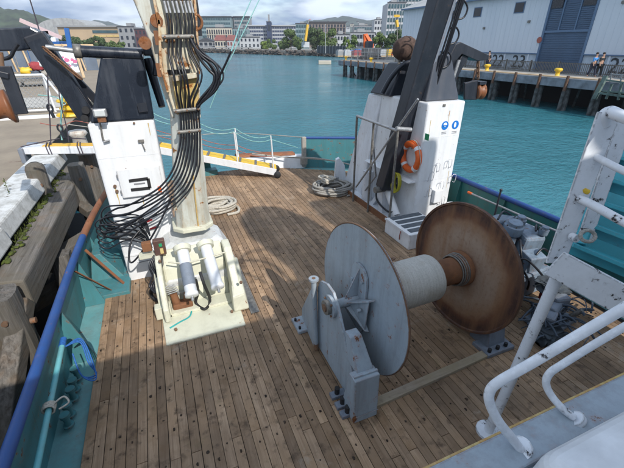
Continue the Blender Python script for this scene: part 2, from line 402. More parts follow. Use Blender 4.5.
# quay face: near-black sheet painting in the shaded void behind the fender piles
M['darkwood_void'] = wood('dark_timber_and_void_shade', (0.012,0.011,0.010), (0.035,0.032,0.03), (0.02,0.02,0.016), axis=2, rough=0.9)  # near-black for the void's painted shade; also colours one dark fence rail
qf = MB().box((-3.10,-12,-1.6),(-3.046,20,0.98)).build('quay_void_shade_sheet', M['darkwood_void'], kind='structure')
# bank of stones along the far shore
M['stone'] = simple('bank_stone', (0.13,0.11,0.095), 0.9, 0.5, 0.5)
g = MB()
for a, b_ in zip(shore[4:11], shore[5:12]):
    A, B = Vector((*a,0)), Vector((*b_,0)); L = (B-A).length
    for i in range(int(L*5)):
        p = A.lerp(B, random.random()); s_ = random.uniform(0.25,0.8)
        k = random.random()
        g.sphere((p.x+random.uniform(-1,1)*1.2, p.y-k*2.4+0.8, -1.3+(1-k)*2.3), s_*1.3, s_*random.uniform(.7,1.2), s_*0.7, 6, 3, 0.3)
g.build('stone_bank', M['stone'], kind='stuff')

# =================================================================== BOAT DECK
deck = MB().box((-1.62,-6,-0.10),(6.12,10.2,-0.052)).build('deck', M['turqlite'], kind='structure')
MB().prism([(-1.62,10.2,-0.10),(6.12,10.2,-0.10),(4.45,11.12,-0.10),(2.2,11.75,-0.10),(0.2,11.75,-0.10),(-1.3,10.9,-0.10)],(0,0,0.046)).build('after_deck', M['turqlite'], deck)
# caulked underlay
MB().box((-1.27,-1.2,-0.05),(5.86,9.9,-0.012)).build('seam_filler', M['caulk'], deck)
# boards
pw, gap = 0.1005, 0.0042
nrow = int((5.86+1.27)/pw)
meshes = {}
plugs = MB()
def board_mesh(L, var):
    key = (round(L,2), var)
    if key not in meshes:
        w = pw - gap - var*0.0012
        g_ = MB(); c = 0.0025
        ys = (c, L-c)
        g_.hexa([(0,0,-0.04),(w,0,-0.04),(w,L,-0.04),(0,L,-0.04),(0,0,-c),(w,0,-c),(w,L,-c),(0,L,-c)])
        g_.f.pop(1); g_.sm.pop()
        g_.add([(0,0,-c),(w,0,-c),(w,L,-c),(0,L,-c),(c,c,0),(w-c,c,0),(w-c,L-c,0),(c,L-c,0)], [(4,5,6,7),(0,1,5,4),(1,2,6,5),(2,3,7,6),(3,0,4,7)])
        me = bpy.data.meshes.new('plank'); me.from_pydata([tuple(v) for v in g_.v], [], g_.f); me.materials.append(M['deck']); me.update()
        meshes[key] = me
    return meshes[key]
for i in range(nrow):
    x = -1.27 + i*pw + gap/2
    ymax = 9.95 + (1.6*min(1,(x+1.27)/1.6) if x < 1.5 else 1.6 if x < 2.9 else 1.6-(x-2.9)*0.62)
    y = 0.55 + random.uniform(0,0.5) if i % 2 else -0.9
    y0 = y
    first = True
    while y < ymax - 0.05:
        L = random.choice([2.6,3.2,3.6,4.2]) if not first else random.choice([1.6,2.6,3.4])
        first = False
        if y + L > ymax - 0.9: L = ymax - y
        o = bpy.data.objects.new('plank', board_mesh(L, random.randrange(3))); COL.objects.link(o)
        o.location = (x, y, random.uniform(-0.0012,0.0012)); o.parent = deck
        y += L + 0.004
    for k in range(26):
        yy = -0.6 + k*0.5 + (0.06 if i % 2 else -0.04) + random.uniform(-0.03,0.03)
        if yy < ymax-0.1 and yy > 1.0 and random.random() < (0.85 if (x < 1.25 or yy < 3.4) and yy < 6.8 else 0.5 if x > 3.7 else 0.10):
            rr_ = random.choice([.007,.009,.011,.014,.019])
            plugs.cyl((x+0.047+random.uniform(-.022,.022), yy, -0.004),(x+0.047,yy,0.0022), rr_, rr_, 7)
M['plug'] = simple('dark_wooden_plug', (0.085,0.055,0.035), 0.9, 0.55, 3)
plugs.build('deck_plug', M['plug'], deck, kind='stuff')
# worn batten across the deck under the drum and dark let-in plate beside the pedestal
MB().beam(at(374,404,Z=0.02), at(500,347.5,Z=0.02), 0.105, 0.05).build('cross_batten', M['strip'], deck, bevel=0.006)
MB().beam((0.86,4.35,0.004),(0.86,5.75,0.004),0.13,0.02).build('let_in_plate', M['galvdark'], deck)
# hull sides below the deck (seen over the rail from a step aside)
MB().prism([(-1.66,-6,-1.6),(-1.66,8,-1.6),(-1.2,10.9,-1.6),(0.2,11.9,-1.6),(2.2,11.9,-1.6),(4.5,11.3,-1.6),(6.2,10.3,-1.6),(6.2,-6,-1.6)],(0,0,1.49)).build('hull', M['turq'], deck)

# ---- port bulwark (left)
pb = thing('port_bulwark', (-1.5,3,0), 'turquoise bulwark with blue pipe rail beside the quay on the left', 'bulwark')
path = [(-1.52,-5,0.83),(-1.52,1,0.83),(-1.50,3,0.83),(-1.48,5.2,0.84),(-1.44,6.2,0.86)]
path2 = [(-1.44,6.2,0.86),(-1.37,7.2,0.87),(-1.22,8.5,0.88),(-1.1,9.6,0.88)]
sp = smooth_path(path+path2[1:], 4)
g = MB()
for a, b_ in zip(sp, sp[1:]):
    g.hexa([(a.x-0.10,a.y,-0.06),(a.x-0.085,a.y,-0.06),(b_.x-0.085,b_.y,-0.06),(b_.x-0.10,b_.y,-0.06),
            (a.x-0.03,a.y,0.80),(a.x+0.0,a.y,0.80),(b_.x+0.0,b_.y,0.80),(b_.x-0.03,b_.y,0.80)])
g.build('plating', M['turq'], pb)
MB().tube(smooth_path(path,6), 0.052, 14).build('rail', M['blue'], pb)
MB().tube(smooth_path(path2,6), 0.054, 14).build('rail', M['rustrail'], pb, label='rusty end of the blue pipe rail')
for y in (0.6, 2.2, 4.3, 5.55, 6.6):
    x0 = -1.56
    MB().prism([(x0,y,-0.05),(x0+0.30,y,-0.05),(x0+0.10,y,0.78),(x0+0.02,y,0.78)],(0,0.014,0)).build('stiffener', M['turq'], pb)
MB().beam((-1.46,5.3,0.75),(-1.18,5.75,0.03),0.05,0.012).build('brace', M['rustrail'], pb)
MB().beam((-1.42,6.0,0.72),(-0.98,5.85,0.03),0.05,0.012).build('brace', M['rustrail'], pb)
MB().box((-1.55,5.6,-0.05),(-0.9,7.8,0.06)).build('deck_stringer', M['turq'], pb, bevel=0.01)
MB().hexa([(-1.5,6.1,0.05),(-1.0,6.1,0.05),(-1.0,6.9,0.05),(-1.5,6.9,0.05),(-1.42,6.2,0.5),(-1.28,6.2,0.5),(-1.28,6.85,0.5),(-1.42,6.85,0.5)]).build('bracket', M['turq'], pb, bevel=0.01)

# pole along the port bulwark and its lashings
po = thing('lashed_pole', at(35,468,X=-1.40), 'long pale turquoise pole lying along the left bulwark', 'pole')
a, b_ = at(63,341,X=-1.40), at(30,500,X=-1.40)
MB().tube([a, a.lerp(b_,.4), b_, b_+(b_-a)*0.6], 0.028, 10).build('tube', paint('pale_turquoise_pole',(0.10,0.38,0.42),(0.16,0.42,0.44),rust=0.1,dirt=0.3,streak=False), po)
MB().cyl(a+(a-b_)*0.02, a.lerp(b_,0.05), 0.034, seg=10).build('end_cap', M['ropeblue'], po)
g = MB(); c = at(68,352,X=-1.33)
for k in range(3):
    g.tube(smooth_path([c+Vector((0.0,0.0,0.08)), c+Vector((0.12,0.06+.03*k,0.04)), c+Vector((0.16+.02*k,-.06,-0.16)), c+Vector((0.22,-.14-.04*k,-0.28)), c+Vector((0.10,-.18,-0.22)), c+Vector((0.04,-0.02,-0.02))],5), 0.008, 6)
tag(g.build('blue_rope', M['ropeblue']), 'bright blue rope looped round the pole end', 'rope')
g = MB(); c = at(49,408,X=-1.40)
for k in range(5):
    ph = k*0.5
    pts = [c + Vector((math.cos(t)*0.05, (k-2)*0.014+math.sin(t*2)*0.006, math.sin(t)*0.05)) for t in [i*math.pi/5 for i in range(10)]]
    g.tube(pts, 0.009, 6, closed=True)
g.tube(smooth_path([c+Vector((0.04,0,0.03)), c+Vector((0.12,0.05,0.04)), c+Vector((0.16,0.0,0.0)), c+Vector((0.08,-0.03,-0.02))],5), 0.009, 6)
tag(g.build('rope_lashing', M['ropewhite']), 'beige rope lashing knotted round the turquoise pole', 'rope')
# capped pipes (tank vents) beside it
LBL = ['turquoise capped deck pipe nearest the blue rope','second turquoise capped pipe below the blue rope','third turquoise capped pipe above the beige lashing','turquoise capped pipe just beside the beige lashing','turquoise capped pipe nearest the bottom left corner']
vp0 = None
for k, (px, py) in enumerate([(73,379),(70,391),(68,400),(62,417),(64,426)]):
    base = at(px+3, py, Z=0.0); base.x = max(base.x, -1.44)
    if vp0 is None:
        t = thing('vent_pipe', base, LBL[0], 'vent pipe', 'turquoise vent pipes along the left bulwark')
        q = MB().cyl(base, base+Vector((0,0,0.15)), 0.030, seg=14).build('pipe', M['turq'], t)
        MB().cyl(base+Vector((0,0,0.14)), base+Vector((0,0,0.175)), 0.050, seg=14).build('cap', M['turq'], t, bevel=0.006)
        MB().cyl(base, base+Vector((0,0,0.02)), 0.055, seg=14).build('flange', M['turq'], t)
        vp0 = t
    else: dup(vp0, base, LBL[k])

# ---- starboard bulwark (right)
sb = thing('starboard_bulwark', (6.05,4,0), 'dark green bulwark with blue pipe rail on the harbour side at right', 'bulwark')
path = [(6.04,10.2,0.93),(6.04,8.5,0.93),(6.04,6.3,0.94),(6.04,3.5,0.94),(6.05,1,0.95),(6.05,-4,0.95)]
sp = smooth_path(path, 3)
g = MB()
for a, b_ in zip(sp, sp[1:]):
    g.hexa([(a.x+0.10,a.y,-0.06),(a.x+0.085,a.y,-0.06),(b_.x+0.085,b_.y,-0.06),(b_.x+0.10,b_.y,-0.06),
            (a.x+0.03,a.y,0.90),(a.x+0.0,a.y,0.90),(b_.x+0.0,b_.y,0.90),(b_.x+0.03,b_.y,0.90)])
g.build('plating', M['teal'], sb)
MB().tube(smooth_path(path[2:],6), 0.05, 14).build('rail', M['blue'], sb)
MB().tube(smooth_path(path[:3],6), 0.05, 14).build('rail', M['rustrail'], sb, label='rusty end of the rail by the tower')
for y in (-1,0.6,2.0,3.4,4.7,5.9,7.6,9.0):
    MB().prism([(6.11,y,-0.05),(5.86,y,-0.05),(6.0,y,0.9),(6.06,y,0.9)],(0,0.014,0)).build('stiffener', M['teal'], sb)
cp = thing('conduit_pipe', at(459,192,X=5.9), 'thin white pipe with orange tip running below the blue rail', 'pipe')
a, b_ = at(470,193,X=5.88), at(545,226,X=5.88)
MB().tube([a, a.lerp(b_,.5), b_, b_+(b_-a)*0.4], 0.020, 8).build('tube', M['galv'], cp)
MB().cyl(a-(b_-a)*0.03, a+(b_-a)*0.03, 0.028, seg=8).build('tip', M['orange'], cp)
sg = thing('rail_post', at(502,217,X=5.86), 'thin dark upright post standing by the right bulwark behind the rusty flange', 'post')
a = at(501,190,X=5.80); MB().cyl(Vector((a.x,a.y,0)), a, 0.018, seg=8).build('post', M['navyb'], sg)
MB().sphere(a, 0.028).build('knob', M['navyb'], sg)

# ---- stern bulwark
stb = thing('stern_bulwark', (5.2,10.8,0), 'turquoise stern bulwark panel with blue top rail at the far end of deck', 'bulwark')
a, b_ = Vector((4.32,11.12,0)), Vector((6.10,10.28,0))
n_ = (b_-a).cross(Vector((0,0,1))).normalized()*0.03
MB().hexa([a+Vector((0,0,-.05)), b_+Vector((0,0,-.05)), b_+n_+Vector((0,0,-.05)), a+n_+Vector((0,0,-.05)), a+Vector((0,0,.9)), b_+Vector((0,0,.9)), b_+n_+Vector((0,0,.9)), a+n_+Vector((0,0,.9))]).build('plating', M['turq'], stb)
MB().tube([a+Vector((0,0,.92)), a.lerp(b_,.5)+Vector((0,0,.93)), b_+Vector((0,0,.94))], 0.045, 12).build('rail', M['blue'], stb)
for k in (0.0,0.14,0.4,0.68,0.95):
    p = a.lerp(b_,k)-n_*1.2
    MB().beam(p, p+Vector((0,0,.88)), 0.05, 0.09).build('stiffener', M['turq'], stb)
p = a.lerp(b_,0.84)-n_*6
g = MB(); g.tube(smooth_path([p+Vector((0.16,0,0.0)), p+Vector((0.16,0,0.4)), p+Vector((0.1,0,.62)), p+Vector((-0.05,0,.66)), p+Vector((-0.14,0,.56))],5), 0.05, 10)
vpipe = thing('goose_neck_vent', p, 'dark teal goose-neck vent pipe in front of the stern bulwark', 'vent pipe')
g.build('pipe', M['teal'], vpipe); MB().cyl(p+Vector((-0.14,0,.60)), p+Vector((-0.17,0,.44)), 0.09, seg=14).build('mouth', M['teal'], vpipe)
# stern sill left of it and low pieces by the gangway
ss = thing('stern_sill', (3.3,11.5,0), 'white stern sill with rusty red top between gangway and stern bulwark', 'sill')
MB().hexa([(2.2,11.45,-.05),(4.25,11.0,-.05),(4.3,11.35,-.05),(2.2,11.9,-.05),(2.2,11.55,.36),(4.2,11.12,.36),(4.3,11.35,.36),(2.2,11.9,.36)]).build('plate', M['white'], ss, bevel=0.02)
MB().hexa([(2.15,11.6,.365),(4.0,11.2,.365),(4.1,11.5,.365),(2.15,11.95,.365),(2.15,11.65,.44),(3.9,11.28,.44),(4.0,11.48,.44),(2.15,11.9,.44)]).build('cap', M['rustrail'], ss, bevel=0.015)
st = thing('rope_post', (4.25,11.0,0), 'olive grey roped post at the left end of the stern bulwark', 'post')
MB().box((4.17,10.98,0),(4.31,11.1,0.98)).build('post', M['ropegrey'], st, bevel=0.02)
g = MB()
for k in range(7): g.tube([(4.24+.11*math.cos(t), 11.04+.10*math.sin(t), .1+.03*k) for t in [i*math.pi/5 for i in range(10)]], .016, 6, closed=True)
g.build('rope_turns', M['ropegrey'], st)
tb = thing('turquoise_locker', (0.9,11.6,0), 'low turquoise box beneath the upper end of the yellow gangway', 'box')
MB().box((0.55,11.25,-0.05),(1.45,11.6,0.16)).build('body', M['turq'], tb, bevel=0.02)
MB().box((0.7,11.6,0.0),(1.3,11.8,0.5)).build('backplate', M['teal'], tb, bevel=0.02)
# mooring ropes to the cleat
g = MB()
for k in range(2): g.tube(smooth_path([(2.6,11.4,.47+.04*k),(3.6,11.0,.40),(4.4,10.6,.36+.03*k),(4.85,9.9,.42),(5.1,9.2,.45)],6), 0.020, 8)
tag(g.build('mooring_rope', M['ropegrey']), 'beige mooring lines stretched across the stern sill', 'rope')
g = MB(); g.tube(smooth_path([(-2.9,14,1.4),(0,13.4,.9),(2.4,12.8,.9),(4.26,11.1,.95)],8),0.014,7)
tag(g.build('mooring_line', M['ropegrey']), 'thin dark mooring line rising to the roped post', 'rope')

# ---- gangway
gw = thing('gangway', (2.1,10.7,0), 'yellow-treaded white gangway with rope rails resting on its wheels', 'gangway')
A = Vector((3.05,10.32,0.16)); B = Vector((-0.9,11.45,1.12)); W = Vector((0.13,0.50,0.0))
dAB = (B-A).normalized()
for off in (Vector((0,0,0)), W):
    MB().beam(A+off, B+off, 0.05, 0.20).build('stringer', M['white'], gw, bevel=0.008)
MB().beam(A+W/2-dAB*0.02+Vector((0,0,.095)), B+W/2+Vector((0,0,.095)), 0.46, 0.03).build('tread', M['yellowbright'], gw)
for k in range(9):
    p = A.lerp(B, (k+0.3)/9)+W/2+Vector((0,0,.118))
    MB().beam(p-W*0.45, p+W*0.45, 0.07, 0.02).build('cleat', M['galvdark'], gw)
g = MB(); tops = []
fr = [0.015,0.27,0.55,0.85]
for off in (Vector((0,0,0)), W):
    row = []
    for k in fr:
        p = A.lerp(B,k)+off; q = p+Vector((-0.03,0,0.98)); row.append(q)
        MB().cyl(p, q, 0.02, seg=8).build('stanchion', M['whiteplastic'], gw)
    tops.append(row)
for row in tops:
    for dz, mt, r_ in ((0,'ropeteal',.012),(-.5,'ropered',.010)):
        pts = []
        for a, b_ in zip(row, row[1:]):
            for j in range(6):
                t = j/6; p = a.lerp(b_,t)+Vector((0,0,dz-0.16*4*t*(1-t)*(1 if dz==0 else .5))); pts.append(p)
        pts.append(row[-1]+Vector((0,0,dz)))
        if row is tops[0] and dz == 0: pts = [A+Vector((0.9,0.5,0.55))]+pts
        MB().tube(pts, r_, 6).build('hand_rope', M[mt], gw)
for off in (-W*0.12, W*1.12):
    p = A+off+Vector((0.04,-0.01,-0.06))
    MB().lathe(p-W*0.10, W, [(0,0),(0,.07),(.02,.10),(.10,.10),(.12,.07),(.12,0)], 20).build('wheel', M['rubber'], gw)

# ---- rope coils
def coil(name, c, R0, r_, turns, mt, label, seed):
    rnd = random.Random(seed); g_ = MB(); pts = []
    n = turns*14
    for i in range(n):
        t = i/14*2*math.pi; lay = i/14
        rad = R0*(0.62+0.38*abs(math.sin(lay*1.9+.5)))+rnd.uniform(-.02,.02)
        z = r_ + (lay/turns)*R0*0.42 + rnd.uniform(-.008,.012)
        pts.append(Vector(c)+Vector((math.cos(t)*rad*1.12+0.03*math.sin(lay*3), math.sin(t)*rad*0.9+0.04*math.cos(lay*2.3), z)))
    g_.tube(smooth_path(pts,2), r_, 8)
    pts = [Vector(c)+Vector((R0*.9,0,r_)), Vector(c)+Vector((R0*1.2,-.15,r_)), Vector(c)+Vector((R0*1.05,-.45,r_)), Vector(c)+Vector((R0*.4,-.5,r_))]
    g_.tube(smooth_path(pts,5), r_, 8)
    return tag(g_.build(name, mt), label, 'rope coil')
coil('rope_coil', (0.98,8.55,0), 0.40, 0.034, 8, M['ropewhite'], 'thick white rope coil lying on deck behind the crane mast', 3)
coil('rope_coil', (4.12,8.55,0), 0.47, 0.030, 11, M['ropegrey'], 'big grey rope coil on deck beside the right tower', 5)
g = MB(); c = Vector((4.0,8.62,.2)); rn = random.Random(4); pts=[]
for i in range(60):
    t=i*0.9; pts.append(c+Vector((math.cos(t)*.17*(1+.3*math.sin(i)), math.sin(t*1.1)*.17, .10+.0022*i+rn.uniform(-.02,.02))))
g.tube(smooth_path(pts,2), .026, 7)
tag(g.build('rope_bundle', M['ropewhite']), 'paler rope bundle heaped on top of the big grey coil', 'rope coil')
# bollard plate beside coil
bl = thing('fairlead', (4.5,9.1,0), 'white slanting steel fairlead plate standing behind the grey rope coil', 'fairlead')
MB().prism([(4.38,9.0,0),(4.78,9.0,0),(4.70,9.0,.55),(4.52,9.0,.78),(4.42,9.0,.74)],(0.05,0.16,0)).build('plate', M['white'], bl, bevel=0.01)
MB().box((4.28,8.92,0),(4.9,9.24,.05)).build('base', M['towerside'], bl, bevel=0.01)
MB().cyl((4.38,8.86,.02),(4.38,8.86,.30),.06).build('roller', M['galv'], bl)

# =================================================================== TOWERS
def frustum(g_, b0, b1, t0, t1, z0, z1):
    return g_.hexa([(b0[0],b0[1],z0),(b1[0],b0[1],z0),(b1[0],b1[1],z0),(b0[0],b1[1],z0),(t0[0],t0[1],z1),(t1[0],t0[1],z1),(t1[0],t1[1],z1),(t0[0],t1[1],z1)])
# left tower
lt = thing('gallows_tower', (-0.5,7,0), 'white steel tower with navy cap and hatch at left behind the hoses', 'tower', 'white towers with navy caps')
MB().box((-0.92,6.0,-0.05),(-0.05,7.9,2.62)).build('body', M['white'], lt, bevel=0.03, seg=3)
g = frustum(MB(), (-0.88,6.03), (-0.04,7.8), (-0.56,6.12), (-0.03,7.3), 2.622, 3.46)
g.build('cap', M['navy'], lt, bevel=0.03, seg=3)
MB().box((-0.70,5.945,1.50),(-0.10,6.0,1.95)).build('hatch', M['white'], lt, bevel=0.012)
ht_ = lt.children[-1]
g = MB()
p0, p1, p2, p3 = at(129,181,Y=5.94), at(148,178.5,Y=5.94), at(150,188,Y=5.94), at(131,190,Y=5.94)
g.beam(p0,p1,.012,.045,(0,0,1)); g.beam(p1,p2,.012,.045,(1,0,0)); g.beam(p2,p3,.012,.045,(0,0,1))
g.build('handle_slot', M['rubber'], ht_)
MB().beam(at(134,184.2,Y=5.938),at(145,183,Y=5.938),.004,.02).build('print', M['greyprint'], ht_)
for (px,py) in ((115,186),(117,191)):
    p = at(px,py,Y=6.0); MB().cyl(p+Vector((0,-.03,0)), p, .024, seg=8).build('bolt', M['bolt'], lt)
for (px,py) in ((126,169),(103+31,117+6),(143,208-10)):
    p = at(px,py,Y=6.0); MB().cyl(p+Vector((0,-.02,0)), p, .016, seg=8).build('bolt', M['bolt'], lt)
p = at(160,188,Y=6.0); MB().box((p.x-.03,5.93,p.z-.05),(p.x+.02,6.0,p.z+.05)).build('light', M['orange'], lt, bevel=.006)
# strap hanging from cap
MB().tube(smooth_path([at(99,119,Y=5.97),at(101,128,Y=5.97),at(103,139,Y=5.97),at(106,142,Y=5.97)],4),.014,6).build('strap', M['galvdark'], lt)
MB().cyl(at(106,142,Y=5.96)+Vector((-.03,0,0)), at(106,142,Y=5.96)+Vector((.05,0,.02)),.014,seg=8).build('hook', M['galv'], lt)
p = at(141,141,Y=5.99); g = MB().box((p.x-.04,p.y-.02,p.z-.02),(p.x+.04,p.y+.01,p.z+.02)); g.cyl(p, p+Vector((.03,-.02,-.14)), .008); g.build('catch', M['galvdark'], lt)
# lower ridge, small red prints
MB().box((-0.90,5.985,0.46),(-0.42,6.0,0.49)).build('ridge', M['white'], lt, bevel=.004)
for (a_, b__) in (((140.5,259.5),(146.5,257.5)),((146,222),(152,219.5)),((150,229),(157,227))):
    MB().beam(at(*a_,Y=5.996),at(*b__,Y=5.996),.006,.030).build('print', M['red'], lt)
MB().beam(at(137,263,Y=5.996),at(150,260,Y=5.996),.006,.012).build('print', M['greyprint'], lt)
for (px,py,L_) in ((115,188,.16),(117,193,.22),(126,171,.10),(148,123,.18),(143,200,.12)):
    c = at(px,py,Y=5.998); MB().prism([(c.x-.007,5.9985,c.z),(c.x+.007,5.9985,c.z),(c.x+.003,5.9985,c.z-L_),(c.x-.003,5.9985,c.z-L_)],(0,-.001,0)).build('rust_run', M['ochre'], lt)
MB().box((-.90,5.9975,2.12),(-.07,6.0,2.124)).build('weld_seam', M['towerside'], lt)
for z in (1.60,1.85): MB().cyl((-.705,5.955,z-.03),(-.705,5.955,z+.03),.012,seg=8).build('hinge', M['galv'], lt)
# cap furniture: black lugs and pipe
MB().cyl((0.02,6.6,3.40),(0.10,6.35,2.75),.07,.05).build('strut', M['navyb'], lt)
MB().tube(smooth_path([(-.1,6.3,3.5),(.05,6.3,3.52),(.12,6.3,3.38),(.08,6.25,3.2)],5),.035,8).build('pipe', M['navyb'], lt)
MB().box((-.02,6.2,3.46),(.12,6.5,3.60)).build('lug', M['navyb'], lt, bevel=.02)
MB().beam(at(138,108,Y=6.0),at(147,107,Y=6.0),.012,.12).build('plate', M['navyb'], lt)
# floodlight
fl = thing('floodlight', at(100,113,Y=5.85), 'small rectangular white-framed floodlight on front of the left navy cap', 'lamp')
p = at(100,113,Y=5.86)
MB().box((p.x-.085,p.y-.03,p.z-.055),(p.x+.085,p.y+.05,p.z+.055)).build('housing', M['galv'], fl, bevel=.02)
MB().box((p.x-.062,p.y-.034,p.z-.036),(p.x+.062,p.y-.028,p.z+.036)).build('lens', M['glass'], fl, bevel=.006)
MB().box((p.x-.05,p.y,p.z-.12),(p.x+.05,p.y+.10,p.z-.055)).build('bracket', M['rustplate'], fl)

# right tower
rt = thing('gallows_tower', (5.2,7,0), 'white steel tower with navy cap and blue safety stickers at right', 'tower', 'white towers with navy caps')
MB().box((4.80,5.9,-0.05),(5.72,7.9,2.62)).build('body', M['white'], rt, bevel=0.04, seg=3)
# sloped after part of the tower, inner side
MB().hexa([(4.62,7.9,-.05),(5.6,7.9,-.05),(5.6,8.9,-.05),(4.62,8.9,-.05),(4.80,7.5,2.58),(5.6,7.5,2.58),(5.6,8.0,2.58),(4.72,8.0,2.58)]).build('after_casing', M['towerside'], rt, bevel=.03)
g = frustum(MB(), (4.86,6.05), (5.68,6.9), (4.98,6.1), (5.35,6.7), 2.622, 3.44); g.build('cap', M['capgrey'], rt, bevel=.03)
g = frustum(MB(), (4.72,7.1), (5.6,7.95), (5.0,7.15), (5.4,7.7), 2.60, 3.25); g.build('cap', M['navyb'], rt, bevel=.03)
MB().tube(smooth_path([(4.66,7.3,2.66),(4.8,7.2,3.0),(5.0,7.05,3.25),(5.3,6.95,3.3)],5),.05,8).build('bar', M['navyb'], rt)
# stickers (pictogram discs)
for k,(px,py) in enumerate(((445,125.5),(455.3,124.8))):
    c = at(px,py,Y=5.899)
    s_ = MB().cyl(c, c+Vector((0,-.004,0)), .085, seg=28).build('sticker', M['stickerblue'], rt)
    if k == 0:
        g = MB(); g.sphere(c+Vector((0,-.006,.015)), .048,.003,.042,12,6); g.build('head_mark', M['stickerwhite'], s_)
        MB().box((c.x-.05,c.y-.012,c.z-.012),(c.x+.05,c.y-.009,c.z+.010)).build('band_mark', M['stickerblue'], s_)
    else:
        g = MB(); g.sphere(c+Vector((-.01,-.006,.0)), .030,.003,.055,12,6); g.build('ear_mark', M['stickerwhite'], s_)
    for r_ in (0,1):
        MB().box((c.x-.06,5.894,c.z-.135-.03*r_),(c.x+.06,5.8985,c.z-.125-.03*r_)).build('print', M['greyprint'], s_)
p = at(427,137,X=4.795); MB().box((4.788,p.y-.06,p.z-.06),(4.797,p.y+.06,p.z+.06)).build('sign', M['green'], rt)
p = at(444,105.5,Y=5.9); MB().box((p.x-.03,5.885,p.z-.02),(p.x+.03,5.9,p.z+.025)).build('lug', M['galvdark'], rt)
for (dx,z,L_) in ((.12,2.30,.35),(.55,2.45,.25),(.80,1.2,.4),(.35,.95,.30)):
    MB().prism([(4.80+dx-.006,5.8985,z),(4.80+dx+.006,5.8985,z),(4.80+dx+.002,5.8985,z-L_),(4.80+dx-.002,5.8985,z-L_)],(0,-.001,0)).build('rust_run', M['ochre'], rt)
for z in (1.05,1.95): MB().box((4.84,5.8975,z),(5.68,5.90,z+.004)).build('weld_seam', M['towerside'], rt)
# wire handles / steps on the front
for (px,py) in ((436,167),(448,163),(430,176),(440,185),(452,178),(428,192),(441,200)):
    c = at(px,py,Y=5.88)
    MB().tube(smooth_path([c+Vector((-.06,.03,-.09)),c+Vector((-.06,-.03,-.09)),c+Vector((-.05,-.05,.08)),c+Vector((.05,-.05,.08)),c+Vector((.06,-.03,-.09)),c+Vector((.06,.03,-.09))],3),.006,6).build('step', M['towerside'], rt)
for (px,py,w,h_) in ((437,196,.22,.30),(450,205,.16,.14)):
    c = at(px,py,Y=5.85); MB().box((c.x-w/2,5.80,c.z-h_/2),(c.x+w/2,5.9,c.z+h_/2)).build('junction_box', M['white'], rt, bevel=.02)
# inner plinth, shelf and cylinder
MB().box((4.42,5.95,-0.05),(4.80,8.5,0.10)).build('plinth', M['towerside'], rt, bevel=.015)
MB().box((4.385,5.9,-0.05),(4.418,8.5,0.14)).build('kick_plate', M['rustplate'], rt)
MB().hexa([(4.62,5.95,1.02),(4.80,5.95,1.02),(4.80,7.8,1.02),(4.62,7.8,1.02),(4.72,5.95,1.07),(4.80,5.95,1.07),(4.80,7.8,1.07),(4.72,7.8,1.07)]).build('ledge', M['white'], rt)
MB().cyl((4.58,6.9,.95),(4.56,6.15,.22),.085,seg=16).build('ram', M['white'], rt)
MB().cyl((4.56,6.15,.22),(4.56,6.0,.12),.035,seg=12).build('ram_rod', M['galv'], rt)
MB().cyl((4.58,7.5,.1),(4.58,7.5,.85),.13,seg=16).build('post', M['towerside'], rt)
MB().tube(smooth_path([(4.5,6.9,.8),(4.42,6.8,.4),(4.46,6.4,.25),(4.5,6.2,.3)],5),.022,8).build('hose', M['hose'], rt)
MB().beam((4.6,7.2,.1),(4.6,6.75,.7),.10,.10).build('brace', M['towerside'], rt)

# life ring
lr = thing('life_ring', (4.74,6.14,1.54), 'orange life ring with white bands hanging on the right tower', 'life ring')
c = Vector((4.735,6.14,1.53)); Rr = .27
pts = [c+Vector((0,math.cos(t)*Rr,math.sin(t)*Rr)) for t in [i*2*math.pi/40 for i in range(40)]]
MB().tube(pts,.068,14,closed=True).build('ring', M['orange'], lr)
for t0 in (.6,2.2,3.8,5.3):
    pts = [c+Vector((0,math.cos(t)*Rr,math.sin(t)*Rr)) for t in [t0+i*.05 for i in range(6)]]
    MB().tube(pts,.0715,14).build('band', M['whiteplastic'], lr)
pts = [c+Vector((-.02,math.cos(t)*(Rr+.085+.02*math.sin(t*4)),math.sin(t)*(Rr+.085+.02*math.sin(t*4)))) for t in [i*2*math.pi/40 for i in range(40)]]
MB().tube(pts,.008,6,closed=True).build('grab_line', M['ropewhite'], lr)
yc = MB(); c = Vector((4.60,6.32,.93))
for k in range(5): yc.tube([c+Vector((-.02*k+.02,math.cos(t)*(.11+.008*k),math.sin(t)*(.20+.006*k))) for t in [i*2*math.pi/20 for i in range(20)]],.014,7,closed=True)
tag(yc.build('hose_coil', simple('yellow_hose',(0.45,0.42,0.03),0.5,.2)), 'yellow hose coil hanging below the life ring', 'hose')

# pipe frame in front of the tower
pf = thing('pipe_frame', (4.3,7,0), 'weathered galvanised pipe rail frame standing inboard of right tower', 'rail')
a0, a1 = at(357,116,X=4.3), at(398,131,X=4.3)
MB().tube([a0,a1],.030,10).build('top_rail', M['galv'], pf)
for a, yb in ((a0,0),(a0.lerp(a1,.45),0),(a1,0)):
    MB().tube([a,Vector((a.x+.02,a.y,0))],.026,10).build('leg', M['galvdark'], pf)
MB().tube([a0.lerp(a1,.45)+Vector((0,0,-.3)),Vector((4.45,6.95,0.9)),Vector((4.5,7.6,.2))],.02,8).build('brace', M['galv'], pf)
MB().tube([a1+Vector((-.05,0,.05)),a1+Vector((.3,.0,.0))],.045,10).build('clamp', M['galv'], pf)
MB().tube([at(418,99,X=4.38),at(356,187,X=4.25)],.022,8).build('long_brace', M['galv'], pf)

